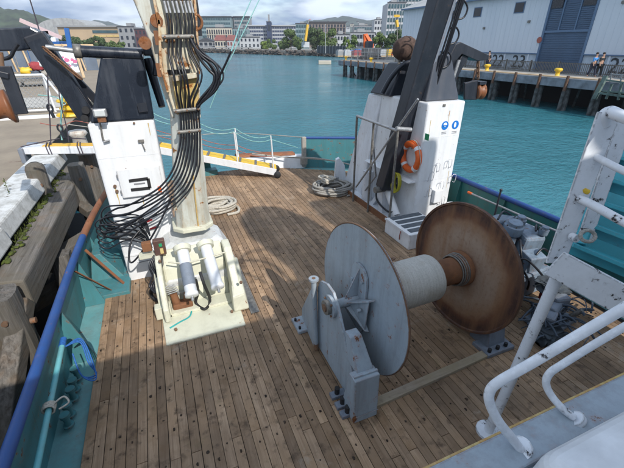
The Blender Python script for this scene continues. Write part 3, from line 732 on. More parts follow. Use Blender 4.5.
# boom on the right (long navy beam with hoses)
bm_ = thing('derrick_boom', at(387,188,X=4.5), 'long navy box boom with looped hoses leaning across the right tower', 'boom')
p0, p1 = Vector((4.50,6.62,.72)), at(447,-24,Y=6.05)
up_ = Vector((0,1,0))
MB().beam(p0, p1, .33, .30, up_).build('beam', M['navyb'], bm_, bevel=.02)
d = (p1-p0).normalized()
MB().beam(p0+Vector((.205,-.03,.25)), p1+Vector((.205,-.03,0)), .05, .26, up_).build('side_plate', M['steelgrey'], bm_)
for k in range(9):
    p = p0+d*(1.05+.40*k)+Vector((.30,-.16,0))
    pts = [p+Vector((.02,0,-.12)),p+Vector((.16,-.03,-.08)),p+Vector((.20,-.04,.06)),p+Vector((.10,-.03,.17)),p+Vector((0,0,.13))]
    MB().tube(smooth_path(pts,4),.016,7).build('hose_loop', M['hose'], bm_)
for k in range(4):
    o_ = Vector((.26+.025*k,-.17-.015*k,0))
    pts = [p0+o_+d*.45+Vector((.05*k,0,-.1)), p0+o_+d*1.0+Vector((.12,-.1,0)), p0+o_+d*1.4+Vector((.02,0,0)), p0+o_+d*2.4+Vector((.03*math.sin(k),0,0)), p1+o_]
    MB().tube(smooth_path(pts,6),.018,7).build('hose', M['hose'], bm_)
MB().cyl(p0+Vector((-.26,0,-.02)),p0+Vector((.32,0,-.02)),.07).build('hinge_pin', M['galvdark'], bm_)
MB().beam(p0+Vector((.02,.05,-.02)),Vector((4.6,6.7,.05)),.22,.18,up_).build('foot', M['towerside'], bm_)
# brown wrapped sheave
wr = thing('wrapped_sheave', at(404,50,Y=7.3), 'brown canvas-wrapped sheave on a fork above the right tower', 'pulley')
c = at(405.5,49,Y=7.3)
MB().sphere(c,.29,.22,.24,16,10,.06).build('wrap', simple('brown_canvas',(0.10,0.06,0.045),.9,.4,12,bumps=.8), wr)
MB().sphere(c+Vector((.24,-.04,.02)),.12,.12,.13,12,8,.08).build('end', simple('tan_canvas',(0.25,0.17,0.12),.9,.4,12,bumps=.8), wr)
for s_ in (-.13,.13):
    MB().beam(c+Vector((s_,0,-.2)),Vector((c.x+s_*.6-.05,c.y,3.22)),.04,.05).build('fork', M['galvdark'], wr)
MB().tube(smooth_path([c+Vector((-.1,-.1,-.22)),c+Vector((.1,-.12,-.30)),c+Vector((.22,-.1,-.24)),c+Vector((.15,-.1,-.15))],4),.02,7).build('chain', M['galv'], wr)

# outboard arms with hanging blocks
def gallows_arm(label, pts, pw_, name='outrigger_arm'):
    t = thing(name, pts[0], label, 'davit arm', 'outboard gallows arms')
    return t
la = gallows_arm('navy cranked arm with ram reaching over the quay from the left tower', [(-.95,6.5,2.7)], .3)
h0, h1, h2 = at(88,116,Y=6.35), at(38,40,Y=6.35), at(-60,38,Y=6.35)
MB().beam(h0, h1+(h1-h0)*0.07, .25, .20, (0,1,0)).build('lower_beam', M['navyb'], la, bevel=.02)
MB().beam(h0+Vector((.22,.34,.0)), at(60,62,Y=6.6), .10, .10, (0,1,0)).build('strut', M['navyb'], la)
MB().beam(h0+Vector((-.0,-.115,0)), h1+Vector((0,-.115,0)), .22, .03, (0,1,0)).build('cheek', M['navy'], la)
# the beam is turned so that its broad side faces aft
for o in la.children: pass
g = MB(); e1 = at(30,27,Y=6.3); e2 = at(-60,30,Y=6.3); e3 = at(-60,53,Y=6.3); e4 = at(18,51,Y=6.3); e5 = at(40,48,Y=6.3); e6=at(47,36,Y=6.3)
g.prism([e1,e6,e5,e4,e3,e2],(0,.32,0)); g.build('outer_beam', M['navy'], la, bevel=.02)
MB().prism([at(80,108,Y=6.22),at(96,108,Y=6.22),at(96,122,Y=6.22),at(84,122,Y=6.22)],(0,.3,0)).build('hinge_plate', M['navyb'], la, bevel=.02)
for (px,py) in ((86,110),(85,118)):
    c = at(px,py,Y=6.2); MB().cyl(c+Vector((0,-.05,0)),c+Vector((0,.3,0)),.05).build('pin', M['rubber'], la)
r0, r1, r2 = at(46,47,Y=6.15), at(76,51,Y=6.15), at(142,54.5,Y=6.15)
MB().cyl(r0,r1,.030).build('ram_rod', M['galv'], la)
MB().cyl(r1,r2,.072).build('ram', M['navy'], la)
MB().lathe(r1-(r2-r1)*.03,(r2-r1),[(0,0),(0,.085),(.09,.085),(.09,0)],16).build('ram_gland', M['galvdark'], la)
# rusty chain along the arm
ch = []
for k in range(34):
    t = k/33; p = at(44+(80-44)*t+6*math.sin(t*3.1), 48+(78-48)*t+5*math.sin(t*math.pi), Y=6.1)
    ch.append(p)
g = MB()
for k in range(len(ch)-1):
    d = (ch[k+1]-ch[k]); m_ = (ch[k]+ch[k+1])/2; dn = d.normalized(); sdv = dn.cross(Vector((0,1,0)) if k%2 else Vector((0,.7,.7))).normalized()
    g.tube([m_+dn*math.cos(t)*.032+sdv*math.sin(t)*.018 for t in [i*math.pi/4 for i in range(8)]],.008,5,closed=True)
tag(g.build('chain', M['bolt']), 'rusty brown chain draped along the left navy arm', 'chain')
MB_h = MB().tube(smooth_path([at(18,44,Y=6.1),at(14,50,Y=6.1),at(10,57,Y=6.1),at(0,59,Y=6.1),at(-20,56,Y=6.1)],5),.022,8)
MB_h.build('hose', M['hose'], la)
# hanging block, left
lb = thing('towing_block', at(8,95,Y=6.0), 'large rusty orange sheave in a navy frame hanging at the left edge', 'block', 'hanging towing blocks')
c = at(-2,108,Y=5.9)
ax = Vector((1,.15,.1)).normalized()
MB().lathe(c-ax*.14,ax,[(0,0),(0,.20),(.03,.20),(.09,.13),(.19,.13),(.25,.20),(.28,.20),(.28,0)],28).build('sheave', M['orangeblock'], lb)
MB().beam(at(4,66,Y=5.75),at(22,114,Y=5.75),.05,.14,(1,0,0)).build('cheek', M['navyb'], lb, bevel=.01)
MB().beam(at(-8,72,Y=5.75),at(10,76,Y=5.75),.07,.10,(0,1,0)).build('yoke', M['navyb'], lb, bevel=.01)
MB().beam(at(-30,76,Y=6.1),at(-14,124,Y=6.1),.05,.14,(1,0,0)).build('cheek', M['navyb'], lb, bevel=.01)
MB().cyl(at(0,52,Y=5.9),at(2,70,Y=5.9),.03).build('shackle', M['bolt'], lb)
# right arm
ra = gallows_arm('short navy cranked arm with dangling block outboard of the right tower', [(6,6.6,2.7)], .2)
q0, q1, q2, q3 = at(444,97,Y=6.6), at(457,47,Y=6.6), at(490,60,Y=6.6), at(470,47.5,Y=6.6)
MB().beam(Vector((5.6,6.6,2.55)), at(464,52,Y=6.6), .18, .22, (0,1,0)).build('lower_beam', M['navyb'], ra, bevel=.015)
MB().prism([at(456,44,Y=6.45),at(461,42,Y=6.45),at(489,55,Y=6.45),at(489,60,Y=6.45),at(478,61,Y=6.45),at(462,54,Y=6.45),at(452,66,Y=6.45),at(447,62,Y=6.45)],(0,.26,0)).build('outer_beam', M['navyb'], ra, bevel=.012)
MB().cyl(at(452,82,Y=6.4),at(459,60,Y=6.4),.035).build('ram', M['galv'], ra)
rb = thing('towing_block', at(474,90,Y=6.5), 'small rusty orange sheave in a navy frame hanging beyond the right tower', 'block', 'hanging towing blocks')
c = at(476,91.5,Y=6.5)
g = MB()
for k in range(7):
    p = at(478,62+k*2.6,Y=6.5); sdv = Vector((1,0,0)) if k%2 else Vector((0,1,0))
    g.tube([p+Vector((0,0,math.cos(t)*.045))+sdv*math.sin(t)*.028 for t in [i*math.pi/4 for i in range(8)]],.014,5,closed=True)
g.build('chain', M['bolt'], rb)
MB().lathe(c+Vector((-.04,0,0)),(1,-.1,0),[(0,0),(0,.17),(.05,.17),(.10,.11),(.15,.17),(.18,.17),(.18,0)],24).build('sheave', M['orangeblock'], rb)
MB().prism([at(465,83,Y=6.4),at(478,80,Y=6.4),at(477,100,Y=6.4),at(465,100,Y=6.4)],(0,.06,0)).build('cheek', M['navyb'], rb, bevel=.015)
MB().prism([at(465,83,Y=6.62),at(478,80,Y=6.62),at(477,100,Y=6.62),at(465,100,Y=6.62)],(0,.05,0)).build('cheek', M['navyb'], rb, bevel=.015)
MB().box((c.x-.06,c.y-.13,c.z+.15),(c.x+.12,c.y+.15,c.z+.21)).build('yoke', M['navyb'], rb)
wl_ = thing('deck_lamp', (5.85,6.5,2.62), 'small white cylindrical lamp on the outer top edge of right tower', 'lamp')
MB().cyl((5.80,6.5,2.60),(5.80,6.5,2.70),.05).build('base', M['galv'], wl_); MB().sphere((5.80,6.5,2.78),.07,.07,.10).build('globe', M['whiteplastic'], wl_)
MB().box((5.70,6.4,2.55),(5.86,6.6,2.60)).build('bracket', M['galv'], wl_)

# =================================================================== CRANE MAST
cm = thing('crane_mast', (0.2,5.7,0), 'tall rust-streaked beige crane mast carrying black hydraulic hoses on its front', 'crane')
YF = 5.55
def atm(x,y,Y=YF): return at(x,y,Y=Y)
# lower column (eight sided feel: wide front, chamfered sides)
c0 = [atm(177,232), atm(210,226), atm(203,150), atm(200,112), atm(170,112), atm(172,150)]
g = MB(); zt = 2.75
xb0, xb1, xt0, xt1 = atm(177,232).x, atm(211,226).x, atm(171,112).x, atm(200,112).x
def octring(x0, x1, y0, y1, z, ch=.09):
    return [(x0+ch,y0,z),(x1-ch,y0,z),(x1,y0+ch,z),(x1,y1-ch,z),(x1-ch,y1,z),(x0+ch,y1,z),(x0,y1-ch,z),(x0,y0+ch,z)]
def loft(g_, rings):
    n_ = len(rings[0]); vs = [v for r_ in rings for v in r_]; fs = []
    for i in range(len(rings)-1):
        for k in range(n_):
            l_ = (k+1)%n_; fs.append((i*n_+k,i*n_+l_,(i+1)*n_+l_,(i+1)*n_+k))
    fs += [tuple(range(n_))[::-1], tuple(range((len(rings)-1)*n_, len(rings)*n_))]
    return g_.add(vs, fs)
zb = atm(190,230).z
loft(g, [octring(xb0,xb1,YF,YF+.52,zb), octring(xt0,xt1,YF+.02,YF+.5,zt)])
g.build('column', M['mast'], cm, bevel=.01)
# upper mast: left side plate sweeping outwards, front tray with rusted edges
L = [(172,118),(166,100),(160,82),(156,64),(150,42),(141,18),(128,-14),(118,-40)]
Rr_ = [(201,118),(200,90),(199,64),(197,40),(195,10),(192,-14),(190,-40)]
pts = [at(x,y,Y=YF+.06) for x,y in L] + [at(x,y,Y=YF+.06) for x,y in Rr_[::-1]]
MB().prism(pts, (0,.40,0)).build('head_plate', M['mast'], cm, bevel=.012)
F1 = [(174,112),(166,88),(162,62),(160,36),(158,10),(152,-14),(147,-40)]
F2 = [(200,112),(199,88),(198,62),(197,36),(195,8),(191,-14),(189,-40)]
pts = [at(x,y,Y=YF-.02) for x,y in F1] + [at(x,y,Y=YF-.02) for x,y in F2[::-1]]
tray = MB().prism(pts, (0,.078,0)).build('hose_tray', M['mastcream'], cm, bevel=.008)
for (a_, b__) in (((161,70),(159,20)),((199,74),(197,36)),((168,92),(161,66)),((159,24),(150,-20)),((197,36),(194,-10))):
    MB().beam(at(*a_,Y=YF-.045), at(*b__,Y=YF-.045), .035, .03, (1,0,0)).build('rusty_edge', M['rustedge'], cm)
MB().prism([at(172,79,Y=YF-.03),at(197,75,Y=YF-.03),at(199,110,Y=YF-.03),at(177,114,Y=YF-.03)],(0,-.05,0)).build('cover_plate', M['ochre'], cm, bevel=.006)
MB().prism([at(171,76,Y=YF-.03),at(196,72,Y=YF-.03),at(197,77,Y=YF-.03),at(173,81,Y=YF-.03)],(0,-.13,0)).build('cover_top', M['mastcream'], cm, bevel=.006)
MB().prism([at(167,70,Y=YF-.03),at(190,69,Y=YF-.03),at(190,73,Y=YF-.03),at(169,75,Y=YF-.03)],(0,-.004,0)).build('slot', M['black'], cm)
for (x,y) in ((156.5,21),(145,43)):
    c = at(x,y,Y=YF+.02); MB().cyl(c+Vector((0,-.05,0)),c+Vector((0,.05,0)),.075,seg=16).build('pivot_boss', M['rustplate'], cm)
for (x,y) in ((157,38),(159,70),(175,205)):
    c = at(x,y,Y=YF-.03); MB().box((c.x-.03,c.y-.03,c.z-.08),(c.x+.02,c.y+.02,c.z+.08)).build('lug', M['rustplate'] if y<100 else M['mast'], cm)
c = at(196,22,Y=YF+.05)
MB().tube([c+Vector((math.cos(t)*.075,0,math.sin(t)*.085)) for t in [i*math.pi/9 for i in range(18)]],.018,8,closed=True).build('ring', M['rustplate'], cm)
MB().beam(at(188,-20,Y=YF+.3),at(196,36,Y=YF+.3),.10,.16,(1,0,0)).build('back_strut', M['navyb'], cm)
# hose clamps
for (x0,y0,x1,y1) in ((162,37,194,36.5),(173.5,111.5,200,108.5),(177,132.5,201,130),):
    a, b_ = at(x0,y0,Y=YF-.12), at(x1,y1,Y=YF-.12)
    q = MB().cyl(a,b_,.028,seg=10).build('hose_clamp', M['galvdark'], cm)
    for k in (.08,.5,.92):
        p = a.lerp(b_,k); MB().cyl(p+Vector((0,-.04,0)),p+Vector((0,.09,0)),.014,seg=6).build('bolt', M['bolt'], q)
# neck flange and weld seam
loft(MB(), [octring(xb0-.05,xb1+.05,YF-.07,YF+.6,zb-.02,.14), octring(xb0-.05,xb1+.05,YF-.07,YF+.6,zb+.05,.14)]).build('flange', M['cream'], cm, bevel=.012)
MB().tube(smooth_path([at(193,172,Y=YF-.005),at(195,195,Y=YF-.005),at(197,215,Y=YF-.005),at(199,231,Y=YF-.01)],4),.012,6).build('pipe', M['ochre'], cm)
# hoses
rnd = random.Random(11)
tops = [168,171.5,176,180,184.5,188,191.5,194.5]
for k, tx in enumerate(tops):
    rad = .012 if k % 3 else .0145
    yo = -.105
    pts = [at(tx-9,-16,Y=YF-.07), at(tx-3,5,Y=YF-.09), at(tx+.3,22,Y=YF-.11), at(tx+1,37,Y=YF-.115)]
    if k < 4:
        off = rnd.uniform(-4,5)
        pts += [at(tx+1+off*.3,55,Y=YF-.12), at(tx+6+off,76,Y=YF-.22), at(tx+9,95,Y=YF-.17)]
    elif k < 6:
        pts += [at(tx+4,52,Y=YF-.13), at(tx+14,75,Y=YF-.2), at(tx+6,98,Y=YF-.17)]
    else:
        e = (k-6)
        pts += [at(tx+6,50,Y=YF-.13), at(tx+20+e*6,68,Y=YF-.16), at(tx+22+e*5,82,Y=YF-.18), at(tx+8,100,Y=YF-.17)]
    bx = 180+k*2.7
    pts += [at(bx,110,Y=YF-.115), at(bx+1,131,Y=YF-.115)]
    fan = k*4.2
    pts += [at(bx-1+k*.3,150,Y=YF-.13), at(172+k*3.8,171-k*.3,Y=YF-.15), at(160+k*4.0,187+k*.6,Y=YF-.17), at(141+k*3.6,199+k*1.6,Y=5.42)]
    j = [rnd.uniform(-3,3) for _ in range(8)]
    if k % 2: pts += [at(124+k,204+fan*.8+j[0],Y=5.6), at(108+j[1],206+fan*.8+j[2],Y=5.72), at(100+j[3]*.7,213+fan*.6,Y=5.75), at(108,222+fan*.6+j[4],Y=5.78), at(130,226+fan*.5+j[5],Y=5.78), at(143,237+j[6],Y=5.7), at(151,246+k*.5,Y=5.62)]
    else: pts += [at(126,206+fan+j[0],Y=5.62), at(111+j[1]*2,209+fan+j[2],Y=5.75), at(106+j[3],216+fan*.7,Y=5.8), at(119,224+fan*.4+j[4],Y=5.8), at(137,222+fan*.6+j[5],Y=5.7), at(146,236+k,Y=5.68), at(152,248,Y=5.6)]
    MB().tube(smooth_path(pts,7), rad, 8).build('hose', M['hose'], cm)
    # bright steel ferrule at the top
    MB().cyl(at(tx-4,1,Y=YF-.085), at(tx-1,13,Y=YF-.10), rad*1.25, seg=8).build('ferrule', M['galv'], cm)
# one hose swinging wide to the right of the mast, and loose loops on the box
for k,(dx,dy) in enumerate(((0,0),(5,-2),(-5,4))):
    pts = [at(190,36,Y=YF-.12), at(193,44,Y=YF-.14), at(201,56+dy,Y=YF-.16), at(212+dx*.6,66+dy,Y=YF-.18), at(217+dx*.5,77,Y=YF-.2), at(213+dx*.5,90,Y=YF-.18), at(200,104,Y=YF-.15), at(196,112,Y=YF-.12)]
    MB().tube(smooth_path(pts,7), .019, 8).build('hose', M['hose'], cm)
MB().tube(smooth_path([at(231,51,Y=5.2), at(225,65,Y=5.25), at(217,80,Y=5.35), at(207,92,Y=YF-.16), at(197,106,Y=YF-.14)],6), .014, 8).build('hose', M['hose'], cm)
for k in range(4):
    yb = 212+k*5.5
    pts = [at(150,236,Y=5.6), at(146-k,222+k,Y=5.66), at(136,215+k*2,Y=5.72), at(118,yb+4,Y=5.82), at(99+k*.8,yb+8+k,Y=5.85), at(96+k,yb+15,Y=5.86), at(108,yb+20,Y=5.82), at(126,yb+12,Y=5.75), at(144,yb+18-k,Y=5.66), at(152,250,Y=5.6)]
    MB().tube(smooth_path(pts,6), .011, 7).build('hose', M['hose'], cm)
pts = [at(172,196,Y=5.4), at(160,222,Y=5.4), at(146,246,Y=5.4), at(133,262,Y=5.45), at(129,258,Y=5.5), at(131,242,Y=5.6), at(140,230,Y=5.7)]
MB().tube(smooth_path(pts,6), .014, 8).build('hose', M['hose'], cm)

# pedestal
pd = thing('crane_pedestal', (0.15,5.1,0), 'cream crane pedestal with two white rams on a square deck plate', 'pedestal')
MB().prism([(-.42,4.13,-.01),(.66,4.13,-.01),(.70,5.5,-.01),(-.48,5.5,-.01)],(0,0,.032)).build('base_plate', M['cream'], pd, bevel=.006)
loft(MB(), [octring(-.46,.82,5.0,6.35,.02,.10), octring(-.40,.80,5.02,6.3,.42,.12), octring(-.26,.66,5.38,6.2,.74,.16), octring(-.16,.58,5.46,6.15,.80,.14)]).build('housing', M['greyhouse'], pd, bevel=.02)
# cream saddle in front with curved side cheeks
def cheek(x0, x1):
    prof = [(4.55,.05),(4.55,.26),(4.66,.44),(4.86,.66),(5.10,.80),(5.34,.82),(5.42,.70),(5.42,.05)]
    return MB().prism([(x0,y,z) for y,z in prof],(x1-x0,0,0))
cheek(.60,.72).build('cheek', M['cream'], pd, bevel=.02)
cheek(-.40,-.32).build('cheek', M['cream'], pd, bevel=.02)
MB().hexa([(-.32,4.93,.02),(.60,4.93,.02),(.60,5.4,.02),(-.32,5.4,.02),(-.32,5.10,.64),(.60,5.10,.64),(.60,5.4,.80),(-.32,5.4,.80)]).build('saddle', M['cream'], pd, bevel=.03)
MB().box((-.34,4.70,.02),(.62,4.93,.07)).build('step_plate', M['cream'], pd, bevel=.01)
MB().hexa([(.56,4.45,.02),(.80,4.45,.02),(.84,5.2,.02),(.60,5.2,.02),(.56,4.45,.30),(.76,4.5,.30),(.80,5.1,.60),(.66,5.1,.60)]).build('side_gusset', M['cream'], pd, bevel=.03)
MB().hexa([(-.46,4.75,.02),(-.36,4.75,.02),(-.36,5.3,.02),(-.46,5.3,.02),(-.46,4.85,.40),(-.38,4.85,.40),(-.38,5.3,.62),(-.46,5.3,.62)]).build('side_gusset', M['cream'], pd, bevel=.02)
MB().tube(smooth_path([at(168,262,Y=4.95),at(185,263,Y=4.88),at(205,258,Y=4.86),at(226,252,Y=4.95)],4),.012,7).build('pipe', M['cream'], pd)
for k,(a_,b__,Ya,Yb) in enumerate((((182,248),(192,296),5.12,4.50),((205,244),(218,288),5.12,4.50))):
    a, b_ = at(*a_,Y=Ya), at(*b__,Y=Yb)
    cyl_ = MB().lathe(a, b_-a, [(-.06,0),(-.06,.07),(0,.085),((b_-a).length*.93,.085),((b_-a).length*.94,.095),((b_-a).length,.095),((b_-a).length+.01,.05),((b_-a).length+.01,0)], 24).build('ram', M['whiteplastic'], pd)
    MB().cyl(a+(a-b_)*.02,a+(b_-a)*.08,.13,.12).build('ram_collar', M['cream'], cyl_)
    MB().cyl(b_,b_+(b_-a).normalized()*.07,.02,seg=8).build('ram_fitting', M['galv'], cyl_)
    if k==0: MB().cyl(a.lerp(b_,.36),a.lerp(b_,.80),.088,seg=24).build('wrap', M['steelgrey'], cyl_)
for p in (at(241,283,Y=4.5),at(160,262,Y=5),at(232,312,Z=.03),at(176,330,Z=.03)):
    MB().cyl(p,p+Vector((0,-.01,.03)),.022,seg=6).build('bolt', M['bolt'], pd)
# rusty valve block, black cable loop, teal cord
vb = thing('valve_block', at(180,302,Z=.1), 'rusty brown valve block in front of the left white ram', 'valve')
c = at(181,300,Z=.16)
g = MB(); g.box((c.x-.13,c.y-.10,.03),(c.x+.16,c.y+.05,.15)); g.build('body', M['rustplate'], vb, bevel=.03, seg=3)
MB().cyl((c.x-.07,c.y,.14),(c.x-.09,c.y+.02,.30),.06,.05).build('spindle', M['rustplate'], vb)
MB().cyl((c.x+.08,c.y,.14),(c.x+.10,c.y+.02,.26),.05,.04).build('spindle', M['rustplate'], vb)
MB().box((c.x-.10,c.y+.06,.22),(c.x+.14,c.y+.10,.26)).build('lever', M['galv'], vb)
MB().tube([(c.x-.08,c.y-.08,.05),(c.x-.22,c.y-.20,.03)],.012,6).build('handle', M['galv'], vb)
g = MB(); g.tube(smooth_path([at(200,272,Y=4.7),at(204,284,Y=4.6),at(210,300,Z=.10),at(205,309,Z=.06),at(196,303,Z=.08),at(198,292,Z=.3),at(196,280,Y=4.75)],6),.022,8)
tag(g.build('cable_loop', M['rubber']), 'black cable loop hanging between the two white rams', 'cable')
g = MB(); g.tube(smooth_path([at(170,328,Z=.03),at(180,322,Z=.03),at(190,316,Z=.03),at(192,306,Z=.06)],5),.011,6)
tag(g.build('teal_cord', simple('teal_cord',(.02,.35,.35),.7,.2)), 'short teal cord lying on the cream base plate', 'cord')
# control pendant boxes
ct = thing('control_box', at(157,246,Y=5.3), 'brown control box with green button beside the hoses', 'control box')
c = at(160,245,Y=5.25)
MB().box((c.x-.09,c.y-.05,c.z-.15),(c.x+.07,c.y+.05,c.z+.10)).build('box', paint('brown_box',(.10,.05,.04),(.07,.035,.03),rust=.2,dirt=.3), ct, bevel=.012)
MB().box((c.x-.015,c.y-.062,c.z+.0),(c.x+.03,c.y-.05,c.z+.05)).build('button', M['green'], ct, bevel=.004)
MB().box((c.x-.012,c.y-.06,c.z-.12),(c.x+.035,c.y-.05,c.z-.03)).build('tag', M['ochre'], ct)
MB().box((c.x-.25,c.y+.0,c.z-.08),(c.x-.12,c.y+.10,c.z+.06)).build('relay', M['rustplate'], ct, bevel=.01)
MB().box((c.x-.32,c.y+.02,c.z-.20),(c.x+.05,c.y+.14,c.z-.14)).build('shelf', M['cream'], ct)
for k in range(7):
    dx = -6+k*2
    pts = [at(158+dx*.6,255,Y=5.25), at(156+dx*1.1,266,Y=5.15), at(158+dx*.9+math.sin(k)*3,276,Y=5.1), at(155+dx*.9,286,Y=5.05), at(158+dx*.5,293,Y=4.95)]
    MB().tube(smooth_path(pts,5),.015,6).build('cable', M['hose'], ct)
rl = thing('relay_unit', at(160,292,Y=4.9), 'small ribbed fitting with black cable left of the rusty valve', 'fitting')
for k in range(5):
    a = at(163+k*1.2,288+k*1.6,Y=4.85); MB().cyl(a,a+Vector((.16,0,.02)),.010,seg=6).build('fin', M['galv'], rl)
MB().tube(smooth_path([at(163,300,Z=.12),at(156,300,Z=.06),at(151,294,Z=.12),at(153,286,Z=.3),at(158,283,Z=.4)],5),.026,8).build('cable', M['rubber'], rl)
MB().box((-.52,4.70,0.02),(-.30,4.84,.22)).build('bracket', M['cream'], rl, bevel=.01)

# =================================================================== NET DRUM
nd = thing('net_drum', (2.6,3.0,0), 'big net drum with one grey and one rusty round flange on deck', 'winch')
ax = Vector((math.cos(.049),math.sin(.049),-.012)).normalized()
CL = Vector((1.827,2.981,.972)); SP = 1.595; CR = CL+ax*SP
fl_ = MB().lathe(CL-ax*.012, ax, [(0,0),(0,.875),(.0,.892),(.026,.892),(.026,.875),(.026,0)], 96, False).build('flange', M['drum'], nd, label='blue-grey painted flange nearest the camera', bevel=.003)
# rusty inner face and rim of the flange
M['rustface'] = None
m, n, l, b = newmat('rusty_flange_face'); M['rustface'] = m
tcn = n.new('ShaderNodeTexCoord'); gm = n.new('ShaderNodeVectorMath'); gm.operation='SUBTRACT'; l.new(tcn.outputs['Object'],gm.inputs[0]); gm.inputs[1].default_value = tuple(CR-Vector((2.6,3.0,0)))
ln = n.new('ShaderNodeVectorMath'); ln.operation='LENGTH'; l.new(gm.outputs[0],ln.inputs[0])
nz = noise(n,l,tcn.outputs['Object'],4.0,7,.6,.5); nf = noise(n,l,tcn.outputs['Object'],22,5)
rad = math_(n,l,'ADD',ln.outputs['Value'],math_(n,l,'MULTIPLY',math_(n,l,'SUBTRACT',nz,.5),.16))
r1 = n.new('ShaderNodeValToRGB'); e = r1.color_ramp.elements
e[0].position=.20; e[0].color=(.14,.055,.03,1); e[1].position=.27; e[1].color=(.27,.185,.13,1)
for p_, c_ in ((.45,(.34,.255,.19)),(.64,(.27,.165,.10)),(.715,(.13,.055,.03)),(.80,(.055,.026,.02)),(.89,(.075,.035,.024))):
    q = e.new(p_); q.color = c4(c_)
l.new(rad,r1.inputs[0])
mpn = n.new('ShaderNodeMapping'); mpn.inputs['Scale'].default_value=(6,6,.8); l.new(tcn.outputs['Object'],mpn.inputs[0])
stv = ramp(n,l,noise(n,l,mpn.outputs[0],1.5,6,.6),.42,.66)
col = mix(n,l,math_(n,l,'MULTIPLY',stv,.6),r1.outputs[0],(.24,.12,.055))
col = mix(n,l,math_(n,l,'MULTIPLY',ramp(n,l,nf,.5,.7),.35),col,(.16,.075,.035))
l.new(col,b.inputs['Base Color']); b.inputs['Roughness'].default_value=.72; bump(n,l,b,nf,.5,.004)
MB().lathe(CR-ax*.012, ax, [(0,0),(0,.85),(-.018,.862),(-.018,.888),(.03,.888),(.03,0)], 96, False).build('flange', M['rustface'], nd, label='far flange covered in brown rust')
MB().lathe(CL+ax*.017, ax, [(0,0),(0,.80),(.0,.885),(.004,.885),(.004,0)], 96, False).build('rusty_lining', M['rustplate'], nd)
MB().tube([CL+ax*.002+((ax.cross(Vector((0,0,1))).normalized())*math.cos(t)+Vector((0,0,1))*math.sin(t))*.893 for t in [i*2*math.pi/96 for i in range(96)]],.0105,6,closed=True).build('worn_rim', M['bolt'], nd)
# core
m, n, l, b = newmat('canvas_wound_core'); tcn = n.new('ShaderNodeTexCoord')
mpn = n.new('ShaderNodeMapping'); mpn.inputs['Scale'].default_value=(60,3,3); l.new(tcn.outputs['Object'],mpn.inputs[0])
a_ = noise(n,l,mpn.outputs[0],1.0,5,.6); b2 = noise(n,l,tcn.outputs['Object'],60,3); c2 = noise(n,l,tcn.outputs['Object'],3.5,5)
col = mix(n,l,ramp(n,l,a_,.35,.7),(.42,.41,.37),(.52,.51,.47)); col = mix(n,l,math_(n,l,'MULTIPLY',ramp(n,l,c2,.5,.72),.6),col,(.33,.27,.19))
col = mix(n,l,math_(n,l,'MULTIPLY',ramp(n,l,b2,.45,.65),.3),col,(.24,.23,.21)); l.new(col,b.inputs['Base Color']); b.inputs['Roughness'].default_value=.9
bump(n,l,b,math_(n,l,'ADD',a_,b2),.6,.004); M['core']=m
MB().lathe(CL+ax*.20, ax, [(0,.2),(0,.29),(.01,.298),(.83,.300),(.85,.29),(.85,.2)], 56).build('core', M['core'], nd)
MB().lathe(CL+ax*.02, ax, [(0,.27),(.14,.27),(.14,.24),(.19,.24)], 48).build('core_end', M['rustplate'], nd)
MB().lathe(CL+ax*1.05, ax, [(0,.2),(.10,.19),(.14,.175),(.40,.175),(.42,.215),(.47,.215),(.47,.24),(.53,.24)], 48).build('hub', M['rustplate'], nd)
g = MB()
for k in range(4): 
    o_=CL+ax*(1.42+.03*k); u=ax.orthogonal().normalized(); v=ax.cross(u)
    g.tube([o_+(u*math.cos(t)+v*math.sin(t))*(.20+.006*k) for t in [i*math.pi/16 for i in range(32)]],.011,6,closed=True)
g.build('wire_turns', M['galvdark'], nd)
# wire draped over the core
g = MB(); pts=[CL+ax*(.22+.85*t_)+Vector((0,-.12+.03*math.sin(t_*9),.285+.012*math.sin(t_*14))) for t_ in [i/10 for i in range(11)]]
g = MB().tube(smooth_path([CL+ax*.15+Vector((0,.1,.32)),CL+ax*.35+Vector((0,.12,.30)),CL+ax*.55+Vector((0,.14,.315)),CL+ax*.6+Vector((0,.25,.25))],5),.014,6); g.build('wire', M['bolt'], nd)
# spokes on the outer face: box gussets round the hub
u = Vector((0,0,1)); v = ax.cross(u).normalized()
o_ = CL-ax*.012
st_pts = [o_+v*(.17*math.cos(t))+u*(.30+.17*math.sin(t)) for t in [i*math.pi/8 for i in range(9)]]+[o_+v*(.17*math.cos(t))+u*(-.30+.17*math.sin(t)) for t in [math.pi+i*math.pi/8 for i in range(9)]]
MB().prism(st_pts, -ax*.028).build('hub_plate', M['drum'], nd, bevel=.004)
o_ = CL-ax*.04
ends = []
for an in (R(32), R(-42)):
    dr = v*math.cos(an)+u*math.sin(an); dt = ax.cross(dr).normalized()
    MB().prism([o_+dr*.06-ax*.17, o_+dr*.06, o_+dr*.40, o_+dr*.38-ax*.05], dt*.014).build('gusset', M['drum'], nd, bevel=.002); ends.append(dr)
for an in (R(90), R(-90)):
    dr = u*math.sin(an); dt = v
    MB().prism([o_+dr*.06-ax*.17, o_+dr*.06, o_+dr*.42], dt*.014).build('gusset', M['drum'], nd, bevel=.002)
MB().prism([o_+ends[0]*.05-ax*.10,o_+ends[0]*.36-ax*.035,o_+ends[1]*.36-ax*.035,o_+ends[1]*.05-ax*.10], -ax*.010).build('gusset_cover', M['drum'], nd, bevel=.002)
for q in (v*.22+u*.02, v*.10+u*.30, v*.10-u*.30, -v*.10+u*.22): MB().cyl(o_+q-ax*(.09 if q.z<.1 and q.z>-.1 else 0), o_+q-ax*(.13 if q.z<.1 and q.z>-.1 else .03), .022, seg=6).build('bolt', M['drum'], nd)
MB().lathe(CL-ax*.40, ax, [(0,0),(0,.05),(.06,.055),(.4,.055)], 28).build('axle', M['drum'], nd)
